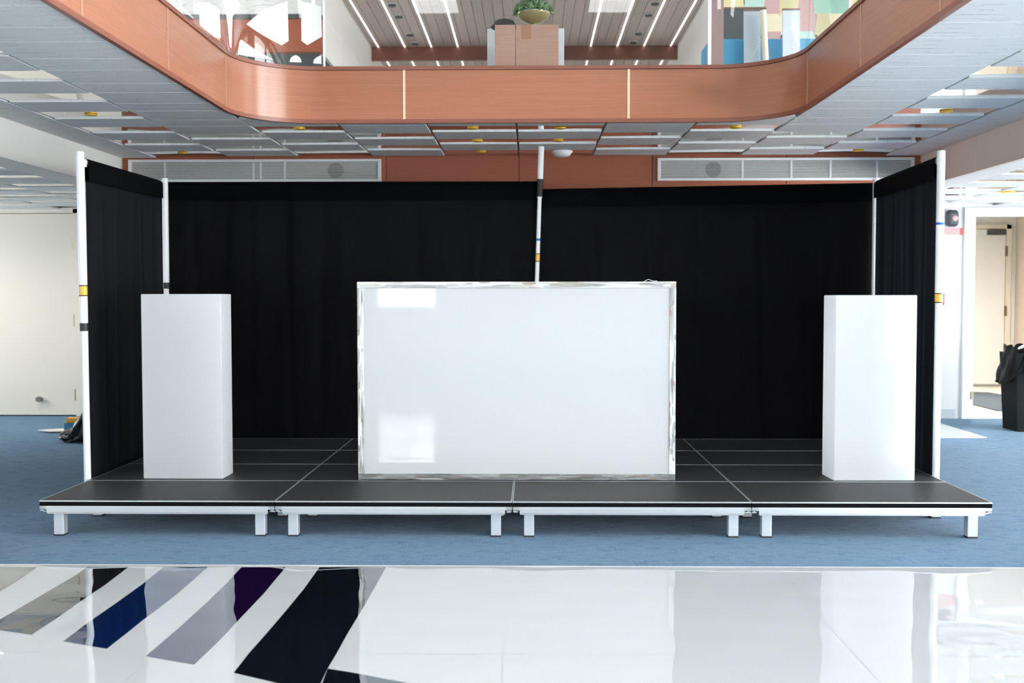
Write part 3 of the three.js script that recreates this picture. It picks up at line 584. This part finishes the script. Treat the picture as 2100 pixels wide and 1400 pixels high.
lowDownlight('lit brass downlight in the low ceiling before the corridor', 4.26, H0, -9.45, 0.8);
lowDownlight('unseen lamp added in the corridor ceiling to brighten it', 5.4, 2.4, -12.6, 34);  // made-up lamp, brightens the corridor
{
  const d = thing('smoke_detector', 'round white detector under the ceiling by the centre pole', 'detector', [0.345, H1, -8.55]);
  mesh('base', cyl(0, -0.014, 0, 0.08, 0.085, 0.014, 32), M.white, d);
  mesh('cover', new THREE.LatheGeometry([[0, -0.048], [0.03, -0.046], [0.062, -0.036], [0.072, -0.014]].map(([x, y]) => new THREE.Vector2(x, y)), 32), M.white, d);
}
for (const s of [-1, 1]) {
  const xa = s < 0 ? -3.24 : 1.14, g = thing('ventilation_grille', s < 0 ? 'long aluminium ventilation grille on the cherry wall, cream door side' : 'long aluminium ventilation grille on the cherry wall, corridor side', 'grille', [xa, 2.19, -8.9]);
  const W = 2.1, Hh = 0.186;
  mesh('frame', [rbox(0, W, 0, 0.022, 0, 0.03, 0.002), rbox(0, W, Hh - 0.022, Hh, 0, 0.03, 0.002), rbox(0, 0.026, 0.022, Hh - 0.022, 0, 0.03, 0.002), rbox(W - 0.026, W, 0.022, Hh - 0.022, 0, 0.03, 0.002)], M.frameAlu, g);
  mesh('duct_plate', box(0.026, W - 0.026, 0.022, Hh - 0.022, 0.0, 0.004), P({ color: lin(0.34, 0.36, 0.33), roughness: 0.5 }), g);
  const dx = s < 0 ? 1.72 : 0.46;
  mesh('dark_disc', cyl(0, 0, 0, 0.066, 0.066, 0.003, 32).rotateX(Math.PI / 2).translate(dx, Hh / 2, 0.004), P({ color: lin(0.13, 0.14, 0.12), roughness: 0.7 }), g);  // plain dark grey disc laid on the duct plate
  for (const x of s < 0 ? [0.3, 1.04, 1.10, 1.3] : [0.7, 1.1, 1.42, 1.8]) mesh('mullion', box(x - 0.008, x + 0.008, 0.022, Hh - 0.022, 0.008, 0.014), M.frameAlu, g);
  for (let i = 0; i < 11; i++) mesh('slat', box(0.026, W - 0.026, 0.031 + i * 0.0122, 0.0335 + i * 0.0122, 0.014, 0.024), M.frameAlu, g);
}
{
  const e = thing('alarm_horn', 'dark rounded alarm unit with a red lens on the white wall', 'alarm', [4.325, 1.94, -10.9]);
  mesh('housing', rbox(-0.062, 0.062, -0.005, 0.165, 0, 0.09, 0.042, 5), M.greyBox, e);
  mesh('lens', new THREE.SphereGeometry(0.03, 20, 12).scale(1, 1, 0.5).translate(0.014, 0.078, 0.088), P({ color: lin(0.80, 0.36, 0.38), roughness: 0.15 }), e);
  const sg = thing('wall_sign', 'pink and red sign plate under the alarm unit', 'sign', [4.345, 1.855, -10.9]);
  mesh('plate', rbox(-0.105, 0.105, 0, 0.075, 0, 0.006, 0.002), P({ color: lin(0.74, 0.36, 0.36), roughness: 0.4 }), sg);
  mesh('end_block', rbox(0.075, 0.103, 0.006, 0.069, 0.006, 0.009, 0.001, 1), M.red, sg);
  const pr = [0, 1, 2].map((i) => box(-0.095, 0.06, 0.018 + i * 0.018, 0.025 + i * 0.018, 0.006, 0.0075));
  mesh('faded_lines', pr, P({ color: lin(0.62, 0.22, 0.23), roughness: 0.5 }), sg);
  const cp = thing('call_point', 'small red call point on the white wall behind the drape pole', 'call point', [4.215, 1.15, -10.9]);
  mesh('case', rbox(-0.05, 0.05, 0, 0.12, 0, 0.045, 0.008), M.red, cp);
  mesh('window', rbox(-0.03, 0.03, 0.03, 0.085, 0.045, 0.048, 0.001, 1), M.white, cp);
  const c2 = thing('red_wall_plate', 'small red plate high on the beige corridor wall', 'sign', [6.78, 2.02, -14.3]);
  mesh('plate', rbox(-0.012, 0, 0, 0.10, -0.08, 0.08, 0.003), P({ color: lin(0.62, 0.25, 0.22), roughness: 0.5 }), c2);
}

// ================================================================== STAGE
function makeDeck() {
  const d = thing('stage_deck', '', 'stage deck');
  const W = 1.217, D = 0.606, T = 0.19;
  mesh('top_board', rbox(0.004, W - 0.004, T - 0.004, T, -D + 0.004, -0.006, 0.001, 1), M.deck, d);
  mesh('board_edge', rbox(0.001, W - 0.001, T - 0.028, T - 0.0045, -D + 0.001, -0.0005, 0.0005, 1), M.plyEdge, d);
  mesh('edge_trim', [box(0, W, T - 0.0058, T + 0.0005, -0.005, 0), box(0, W, T - 0.0058, T + 0.0005, -D, -D + 0.004), box(0, 0.004, T - 0.0058, T + 0.0005, -D + 0.004, -0.005), box(W - 0.004, W, T - 0.0058, T + 0.0005, -D + 0.004, -0.005)], M.alu, d);
  // rails with the notched lower corners
  const rails = [];
  for (const [z0, z1] of [[-0.03, 0], [-D, -D + 0.03]]) rails.push(rbox(0, W, T - 0.046, T - 0.0275, z0, z1, 0.0015, 1), rbox(0.036, W - 0.036, T - 0.064, T - 0.046, z0, z1, 0.0015, 1), box(0.038, W - 0.038, T - 0.069, T - 0.064, z0 + 0.004, z1 - 0.004), rbox(0.036, W - 0.036, T - 0.060, T - 0.034, z0, z1 + 0.0012, 0.001, 1));
  for (const [x0, x1] of [[0, 0.03], [W - 0.03, W]]) rails.push(rbox(x0, x1, T - 0.046, T - 0.0275, -D, 0, 0.0015, 1), rbox(x0 + (x0 ? 0 : 0.006), x1 - (x0 ? 0.006 : 0), T - 0.064, T - 0.046, -D + 0.03, -0.03, 0.0015, 1));
  mesh('rail', rails, M.alu, d);
  for (const x of [0.014, W - 0.014]) mesh('coupling_slot', [box(x - 0.012, x + 0.012, T - 0.054, T - 0.050, -0.028, -0.002), box(x - 0.003, x + 0.003, T - 0.050, T - 0.046, -0.028, -0.002)], M.alu, d);
  for (const x of [0.058, W - 0.110]) for (const z of [-0.03 - 0.054, -D + 0.03]) {
    const l = mesh('leg', rbox(x, x + 0.052, 0.006, T - 0.03, z, z + 0.052, 0.004), M.leg, d);
    mesh('foot_pad', rbox(x - 0.001, x + 0.053, 0, 0.007, z - 0.001, z + 0.053, 0.001, 1), M.rubber, l);
  }
  return d;
}
{
  const first = makeDeck();
  const rowSay = ['front row', 'second row', 'third row', 'back row'];
  const colSay = ['at the cream door end', 'next to the deck at the cream door end', 'next to the deck at the corridor end', 'at the corridor end'];
  for (let r = 0; r < 4; r++) for (let c = 0; c < 4; c++) {
    const d = r + c ? first.clone() : first;
    if (r + c) { d.name = numbered('stage_deck'); scene.add(d); }
    d.position.set(-2.44 + 1.22 * c + 0.0015, 0, -5.437 - 0.61 * r);
    d.userData = { label: `black topped ${rowSay[r]} stage deck ${colSay[c]}`, category: 'stage deck', group: 'stage decks' };
  }
}

// ---- white pedestals
{
  const a = thing('pedestal', 'tall glossy white acrylic pedestal near the cream door', 'pedestal', [-1.907, 0.19, -6.2], -0.012);
  mesh('shell', rbox(-0.231, 0.231, 0.001, 1.064, -0.102, 0.102, 0.005, 3), M.acrylic, a);
  const b = thing('pedestal', 'tall glossy white acrylic pedestal near the corridor', 'pedestal', [2.043, 0.19, -6.19], 0.03);
  mesh('shell', rbox(-0.231, 0.231, 0.001, 1.054, -0.112, 0.112, 0.005, 3), M.acrylic, b);
}
// ---- framed white panel in the middle
{
  const o = thing('framed_white_panel', 'large glossy white panel in a scuffed silver-white frame at centre stage', 'panel', [0.0125, 0.19, -6.073]);
  const W = 1.81, H = 1.132, F = 0.036;
  mesh('face', rbox(-W / 2 + F - 0.004, W / 2 - F + 0.004, F - 0.004, H - F + 0.004, -0.10, -0.006, 0.001, 1), M.board, o);
  const bar = (name, x0, x1, y0, y1, dull, vert) => {
    const g = rbox(x0, x1, y0, y1, -0.11, 0, 0.003), p = g.attributes.position, uv = g.attributes.uv, L = vert ? y1 - y0 : x1 - x0;
    for (let i = 0; i < p.count; i++) vert ? uv.setXY(i, (p.getY(i) - y0) / L, (p.getX(i) - x0) / F) : uv.setXY(i, (p.getX(i) - x0) / L, (p.getY(i) - y0) / F);
    const t = scuffTex(dull, L);
    mesh(name, g, P({ map: t, roughness: 0.45, metalness: dull ? 0.25 : 0.05, bumpMap: t, bumpScale: 0.0012 }), o);
  };
  bar('top_bar', -W / 2, W / 2, H - F, H, false, false);
  bar('bottom_bar', -W / 2, W / 2, 0.001, F, true, false);
  bar('side_bar', -W / 2, -W / 2 + F, F, H - F, false, true);
  bar('side_bar', W / 2 - F, W / 2, F, H - F, false, true);
  mesh('back_board', rbox(-W / 2 + 0.01, W / 2 - 0.01, 0.01, H - 0.01, -0.118, -0.108, 0.002, 1), M.white, o);
  const c = new THREE.CatmullRomCurve3([[0.72, H - 0.002, -0.01], [0.735, H + 0.006, -0.012], [0.75, H + 0.012, -0.015], [0.77, H + 0.004, -0.012], [0.80, H + 0.003, -0.012]].map((q) => new THREE.Vector3(...q)));
  mesh('tape_strand', new THREE.TubeGeometry(c, 20, 0.0015, 6), M.white, o);
}

// ---- pipe and drape
function upright(name, label, x, z, top, sections, lean = 0, extras = []) {
  const o = thing(name, label, 'pole', [x, 0, z]); o.rotation.z = -lean;
  mesh('foot', cyl(0, 0, 0, sections[0][3] * 1.1, sections[0][3] * 1.05, 0.03, 24), M.frameAlu, o);
  for (const [nm, y0, y1, r] of sections) mesh(nm, cyl(0, y0, 0, r, r, y1 - y0, 28), M.pole, o);
  mesh('cap', cyl(0, top - 0.004, 0, sections.at(-1)[3] * 1.02, sections.at(-1)[3] * 0.96, 0.006, 28), M.white, o);
  for (const [nm, y0, y1, r, m] of extras) mesh(nm, cyl(0, y0, 0, r, r, y1 - y0, 28), m, o);
  return o;
}
upright('drape_upright', 'white drape pole at the stage front near the cream door', -2.466, -6.11, 2.064, [['lower_tube', 0.008, 1.04, 0.0195], ['upper_tube', 1.04, 2.064, 0.0225]], -0.006, [['label_band', 1.248, 1.300, 0.0232, M.tapeGold], ['label_edge', 1.300, 1.306, 0.0234, M.tapeBlack], ['label_edge', 1.242, 1.248, 0.0234, M.tapeBlack], ['tape_band', 1.042, 1.088, 0.0232, M.tapeBlack], ['tube_joint', 1.62, 1.624, 0.0228, M.frameAlu]]);
upright('drape_upright', 'white drape pole at the stage front near the corridor', 2.466, -6.27, 2.075, [['lower_tube', 0.008, 1.20, 0.0205], ['upper_tube', 1.20, 2.075, 0.0225]], 0.001, [['label_band', 1.205, 1.25, 0.0232, M.tapeGold], ['label_edge', 1.25, 1.256, 0.0234, M.tapeBlack], ['label_edge', 1.199, 1.205, 0.0234, M.tapeBlack], ['tape_band', 1.65, 1.664, 0.0231, M.tapeBlue]]);
upright('drape_upright', 'white drape pole at the back corner of the stage near the cream door', -2.616, -7.935, 2.115, [['lower_tube', 0.008, 1.33, 0.019], ['upper_tube', 1.33, 2.115, 0.0225]], 0, [['tape_band', 1.30, 1.345, 0.0235, M.tapeBlack]]);
upright('drape_upright', 'white drape pole at the back corner of the stage near the corridor', 2.628, -7.935, 2.10, [['lower_tube', 0.008, 1.1, 0.019], ['upper_tube', 1.1, 2.10, 0.0225]], 0);
upright('drape_upright', 'leaning white drape pole rising behind the framed white panel', 0.098, -7.945, 2.343, [['lower_tube', 0.008, 1.97, 0.0155], ['upper_tube', 1.97, 2.343, 0.0215]], 0.0324, [['tape_band', 1.975, 2.105, 0.0222, M.tapeBlack], ['blue_tape', 1.652, 1.668, 0.0162, M.tapeBlue], ['label_band', 1.503, 1.552, 0.0162, M.tapeGold], ['label_edge', 1.552, 1.558, 0.0164, M.tapeBlack], ['label_edge', 1.497, 1.503, 0.0164, M.tapeBlack]]);
function crossbar(label, a, b) {
  const d = b.clone().sub(a), g = new THREE.CylinderGeometry(0.013, 0.013, d.length(), 16).applyQuaternion(new THREE.Quaternion().setFromUnitVectors(new THREE.Vector3(0, 1, 0), d.clone().normalize())).translate(...a.clone().add(b).multiplyScalar(0.5).toArray());
  const o = thing('drape_crossbar', label, 'crossbar'); mesh('tube', g, M.pole, o);
  mesh('hook', [rbox(a.x - 0.012, a.x + 0.012, a.y - 0.03, a.y + 0.016, a.z - 0.012, a.z + 0.012, 0.003), rbox(b.x - 0.012, b.x + 0.012, b.y - 0.03, b.y + 0.016, b.z - 0.012, b.z + 0.012, 0.003)], M.frameAlu, o);
}
const V = (x, y, z) => new THREE.Vector3(x, y, z);
const BAR = { left: [V(-2.468, 2.012, -6.14), V(-2.628, 2.072, -7.885)], backL: [V(-2.67, 2.075, -7.995), V(0.165, 2.072, -7.995)], backR: [V(0.150, 2.014, -7.995), V(2.67, 2.054, -7.995)], right: [V(2.467, 2.03, -6.30), V(2.622, 2.06, -7.92)] };
crossbar('white crossbar carrying the drapes on the cream door side', ...BAR.left);
crossbar('white crossbar of the higher pair of back drapes', ...BAR.backL);
crossbar('white crossbar of the lower pair of back drapes', ...BAR.backR);
crossbar('white crossbar carrying the drapes on the corridor side', ...BAR.right);
function drapePanel(label, bar, t0, t1, folds, amp, head = 0.14) {
  const [A, B] = BAR[bar], dir = B.clone().sub(A).setY(0).normalize(), n = V(-dir.z, 0, dir.x);
  if (n.dot(V(0, 0, -6).clone().sub(A.clone().add(B).multiplyScalar(0.5))) < 0) n.negate();
  const at = (t) => A.clone().lerp(B, t), len = at(t0).distanceTo(at(t1));
  const o = thing('stage_curtain', label, 'drape', at((t0 + t1) / 2).setY(0).toArray(), 0, 'black drapes around the stage');
  const org = o.position, NU = Math.ceil(len / 0.02), NV = 26, ph = rr(0, 6), f2 = rr(7, 11);
  const wave = (u, v) => {                                   // cloth offset from the bar plane, fuller lower down
    const k = Math.min(1, v / 0.35), e = Math.min(u, 1 - u);
    let w = amp * (0.35 + 0.65 * k) * (0.5 * Math.sin(folds * 6.283 * u + ph + 0.5 * v) + 0.25 * Math.sin(f2 * u * len * 2 + ph * 2 + v));
    w += amp * 1.2 * (Math.exp(-(((u - 0.34 - 0.03 * v) * len / 0.03) ** 2)) * -0.8 + Math.exp(-(((u - 0.72 + 0.04 * v) * len / 0.04) ** 2)) * -0.7) * k;
    return w * Math.min(1, e * len / 0.05);
  };
  const grid = (v0, v1, nv, off, back) => {
    const g = new THREE.PlaneGeometry(1, 1, NU, nv), p = g.attributes.position, uv = g.attributes.uv;
    for (let i = 0; i < p.count; i++) {
      const u = p.getX(i) + 0.5, vv = 0.5 - p.getY(i), q = at(t0 + (t1 - t0) * u), top = q.y + 0.022, y = v0 < 0.5 && v1 < 0.5 ? top - (v0 + (v1 - v0) * vv) : top - v0 - (top - v0 - 0.012) * vv;
      const w = wave(u, top - y) * (v1 < 0.5 ? 0.35 : 1) + off * (v1 < 0.5 ? Math.sqrt(Math.max(0, Math.min(1, vv * 6))) : 1);
      p.setXYZ(i, q.x + n.x * w - org.x, y, q.z + n.z * w - org.z); uv.setXY(i, u * len, y);
    }
    g.computeVertexNormals(); return g.toNonIndexed();
  };
  mesh('cloth', grid(head - 0.01, 9, NV, 0.002), M.drape, o);
  mesh('rod_pocket', [grid(0, head, 8, 0.020), grid(0, head, 8, -0.018)], M.binding, o);
}
drapePanel('black drape beside the front pole near the cream door', 'left', 0.008, 0.505, 2.2, 0.0035, 0.13);
drapePanel('black side drape meeting the back corner pole near the cream door', 'left', 0.500, 0.988, 2.0, 0.0035, 0.13);
drapePanel('black back drape behind the pedestal near the cream door', 'backL', 0.0, 0.242, 1.6, 0.02);
drapePanel('black back drape between that pedestal and the framed white panel', 'backL', 0.238, 0.505, 2.2, 0.02);
drapePanel('wide black back drape ending at the leaning centre pole', 'backL', 0.50, 0.998, 4.0, 0.02);
drapePanel('lower black back drape starting at the leaning centre pole', 'backR', 0.002, 0.475, 4.2, 0.022);
drapePanel('lower black back drape behind the pedestal near the corridor', 'backR', 0.470, 1.0, 4.4, 0.022);
drapePanel('black side drape meeting the back corner pole near the corridor', 'right', 0.455, 0.985, 2.4, 0.0035, 0.13);
drapePanel('black drape beside the front pole near the corridor', 'right', 0.008, 0.46, 2.0, 0.0035, 0.13);

// ================================================================== GLOSSY DANCE FLOOR WITH FILM GRAPHICS
{
  const f = thing('dance_floor', 'glossy white panelled dance floor with dark striped graphics', 'dance floor');
  const Y = 0.012;
  const hgt = (x, z) => 4.5 * (0.00011 * Math.sin(9 * x + 3.1 * Math.sin(2.3 * z)) * Math.cos(13 * z + 2 * x) + 0.00008 * Math.sin(21 * z + 6 * x) * Math.sin(7 * x - 4 * z) + 0.00010 * Math.sin(5.2 * x + 1.7 * z));
  const nrm = (x, z) => { const e = 0.004; return V(-(hgt(x + e, z) - hgt(x - e, z)) / (2 * e), 1, -(hgt(x, z + e) - hgt(x, z - e)) / (2 * e)).normalize(); };
  const S = 1.2, G = 0.0008;
  for (let i = -3; i < 3; i++) for (let j = 0; j < 5; j++) {
    const x0 = i * S + G, x1 = (i + 1) * S - G, z0 = -4.82 + j * S + (j ? G : 0), z1 = -4.82 + (j + 1) * S - G;
    const g = new THREE.PlaneGeometry(x1 - x0, z1 - z0, 30, 30).rotateX(-Math.PI / 2).translate((x0 + x1) / 2, Y, (z0 + z1) / 2), p = g.attributes.position, nn = g.attributes.normal;
    for (let k = 0; k < p.count; k++) { const q = nrm(p.getX(k), p.getZ(k)); nn.setXYZ(k, q.x, q.y, q.z); }
    mesh('floor_panel', [g, box(x0, x1, 0, Y - 0.0009, z0, z1)], M.floorWhite, f);
  }
  mesh('underlay', box(-3 * S, 3 * S, 0.0005, Y - 0.0008, -4.82, -4.82 + 5 * S), M.floorWhite, f);
  const T = (pts) => pts.map(([u, v]) => [u / 2.625, 1130 + v / 2.625]);
  const prints = [
    [T([[-60, 84], [200, 86], [100, 155], [0, 215], [-60, 252]]), [0.012, 0.012, 0.016]],
    [T([[470, 86], [390, 140], [200, 250], [0, 368], [-40, 392], [-40, 420], [0, 425], [170, 450], [310, 357], [440, 265], [570, 178], [690, 86]]), [0.010, 0.010, 0.012]],
    [T([[880, 86], [770, 175], [630, 276], [480, 380], [340, 485], [455, 505], [575, 525], [680, 443], [770, 370], [870, 295], [960, 225], [1118, 86]]), [0.001, 0.012, 0.075]],
    [T([[1300, 86], [1215, 178], [1120, 270], [955, 420], [785, 565], [915, 588], [1045, 610], [1170, 492], [1280, 375], [1420, 228], [1538, 86]]), [0.010, 0.002, 0.030]],
    [T([[1720, 86], [1635, 205], [1540, 320], [1440, 437], [1340, 550], [1258, 655], [1380, 683], [1560, 725], [1560, 790], [1690, 790], [1760, 638], [1815, 545], [1870, 445], [1975, 270], [2078, 86]]), [0.003, 0.006, 0.009]],
    [T([[1764, 632], [1880, 650], [2100, 692], [2400, 745], [2400, 800], [1700, 800]]), [0.003, 0.006, 0.009]],
  ];
  prints.forEach(([poly, col], i) => {
    const s = new THREE.Shape(poly.map(([u, v]) => { const q = atY(u, v, Y); return new THREE.Vector2(q.x, -Math.max(q.z, -4.8195)); }));
    const flat = new TessellateModifier(0.05, 7).modify(new THREE.ShapeGeometry(s)), p = flat.attributes.position, nn = flat.attributes.normal;
    for (let k = 0; k < p.count; k++) { const x = p.getX(k), z = -p.getY(k), q = nrm(x, z); p.setXYZ(k, x, Y + 0.0006, z); nn.setXYZ(k, q.x, q.y, q.z); }
    mesh('floor_graphic', flat, P({ color: lin(...col), roughness: 0.012, ior: 2.33, specularColor: lin(0.65, 0.8, 1), clearcoat: 1, clearcoatRoughness: 0.01 }), f).userData.label = ['black printed stripe', 'black printed stripe', 'navy blue printed stripe', 'dark purple printed stripe', 'wide black printed stripe', 'black printed block'][i];
  });
  mesh('edge_strip', box(-3 * S, 3 * S, 0, Y, -4.832, -4.8205), M.white, f);
}

// ================================================================== THINGS ON THE CARPET
{
  const b = thing('waste_bin', 'dark tapered waste bin with a black liner by the doorway', 'bin', [4.73, 0, -9.98]);
  const body = new THREE.CylinderGeometry(0.30, 0.255, 0.72, 4, 1).rotateY(Math.PI / 4).scale(1, 1, 0.85).translate(0, 0.36, 0).toNonIndexed(); body.computeVertexNormals();
  mesh('body', body, M.plastic, b);
  const g = new THREE.CylinderGeometry(0.235, 0.27, 0.24, 64, 10, true), p = g.attributes.position;
  for (let i = 0; i < p.count; i++) {
    const a = Math.atan2(p.getZ(i), p.getX(i)), v = (p.getY(i) + 0.12) / 0.24, sq = 1 / Math.max(Math.abs(Math.cos(a)), Math.abs(Math.sin(a)));
    const k = (0.93 + 0.12 * Math.min(1, sq - 1)) * (1 + 0.05 * Math.sin(9 * a + 4 * v) + 0.03 * Math.sin(17 * a - 7 * v));
    const droop = 0.1 * Math.exp(-(((a - Math.PI) > -Math.PI ? Math.abs(Math.abs(a) - Math.PI) : 0) ** 2) * 3);
    p.setXYZ(i, p.getX(i) * k * (1 + (1 - v) * droop * 1.6), p.getY(i) - (1 - v) * (droop + 0.02 * Math.sin(5 * a)) + 0.02 * Math.sin(7 * a) * v, p.getZ(i) * k);
  }
  g.computeVertexNormals();
  mesh('liner', g.translate(0, 0.655, 0), P({ color: lin(0.004, 0.005, 0.005), roughness: 0.4, specularIntensity: 0.3, side: THREE.DoubleSide }), b);
  const pg = new THREE.IcosahedronGeometry(0.17, 4), q = pg.attributes.position;
  for (let i = 0; i < q.count; i++) { const x = q.getX(i), y = q.getY(i), z = q.getZ(i), k = 1 + 0.16 * Math.sin(23 * x + 9 * y) * Math.cos(19 * z + 11 * y); q.setXYZ(i, x * k, y * k * 0.5, z * k); }
  pg.computeVertexNormals();
  mesh('crumpled_paper', pg.translate(0.06, 0.75, 0.02), M.white, b);
}
tag(mesh('floor_plate', rbox(3.35, 4.085, 0.0, 0.006, -10.6, -9.385, 0.002, 1), P({ color: lin(0.60, 0.64, 0.64), roughness: 0.4, metalness: 0.3 })), 'pale metal access plate let into the carpet by the white wall', 'floor plate');
{
  const s = new THREE.Shape([[1997, 803], [2027, 804], [2065, 810], [2120, 818], [2120, 842], [2045, 841], [1997, 829], [1950, 818], [1960, 802]].map(([u, v]) => { const q = atY(u, v, 0.008); return new THREE.Vector2(q.x, -q.z); }));
  tag(mesh('door_mat', metreUV(new THREE.ExtrudeGeometry(s, { depth: 0.008, bevelEnabled: false }).rotateX(-Math.PI / 2)), P({ color: lin(0.10, 0.12, 0.14), roughness: 0.95, specularIntensity: 0.3, bumpMap: clothBump, bumpScale: 0.002 })), 'dark grey mat lying on the corridor floor', 'mat');
}
{
  const bag = thing('crumpled_bag', 'crumpled black plastic bag on the carpet beside the front drape pole', 'bag', [-3.73, 0, -9.12]);
  const g = new THREE.IcosahedronGeometry(0.2, 5), p = g.attributes.position;
  for (let i = 0; i < p.count; i++) {
    let x = p.getX(i), y = p.getY(i), z = p.getZ(i);
    const c = 0.16 * Math.abs(Math.sin(17 * x + 9 * z + 5 * y)) + 0.12 * Math.abs(Math.sin(25 * y - 13 * x)) - 0.14;
    x *= 1.1 + c; z *= 0.8 + c; y = y * (0.5 + c) * (x < 0 ? 1 + 2.2 * x : 1) + 1.1 * Math.max(0, Math.min(x + 0.09, 0.24 - x)) * (y > 0 ? 1 : 0.3);
    p.setXYZ(i, x, Math.max(0.002, y + 0.045), z);
  }
  mesh('film', g.toNonIndexed().index ? g : (() => { const q = g.toNonIndexed(); q.computeVertexNormals(); return q; })(), M.binBag, bag);
  const bx = thing('orange_box', 'small orange and blue carton behind the crumpled black bag', 'carton', [-4.0, 0, -9.5], 0.15);
  mesh('lid', rbox(-0.055, 0.12, 0.118, 0.160, -0.05, 0.05, 0.004), P({ color: lin(0.85, 0.40, 0.015), roughness: 0.4 }), bx);
  mesh('carton', rbox(-0.075, 0.115, 0.0, 0.117, -0.045, 0.045, 0.004), P({ color: lin(0.04, 0.22, 0.38), roughness: 0.5 }), bx);
  const ps = new THREE.Shape([[-0.20, 0], [-0.06, -0.07], [0.13, -0.06], [0.16, 0.05], [-0.02, 0.07]].map((q) => new THREE.Vector2(...q)));
  tag(mesh('paper_sheet', new THREE.ExtrudeGeometry(ps, { depth: 0.004, bevelEnabled: true, bevelSize: 0.004, bevelThickness: 0.002, bevelSegments: 2 }).rotateX(-Math.PI / 2 + 0.05).translate(-4.23, 0.016, -9.72), P({ color: lin(0.72, 0.70, 0.64), roughness: 0.8, side: THREE.DoubleSide })), 'scrap of white paper on the carpet next to the carton', 'paper');
}

renderer.render(scene, camera);
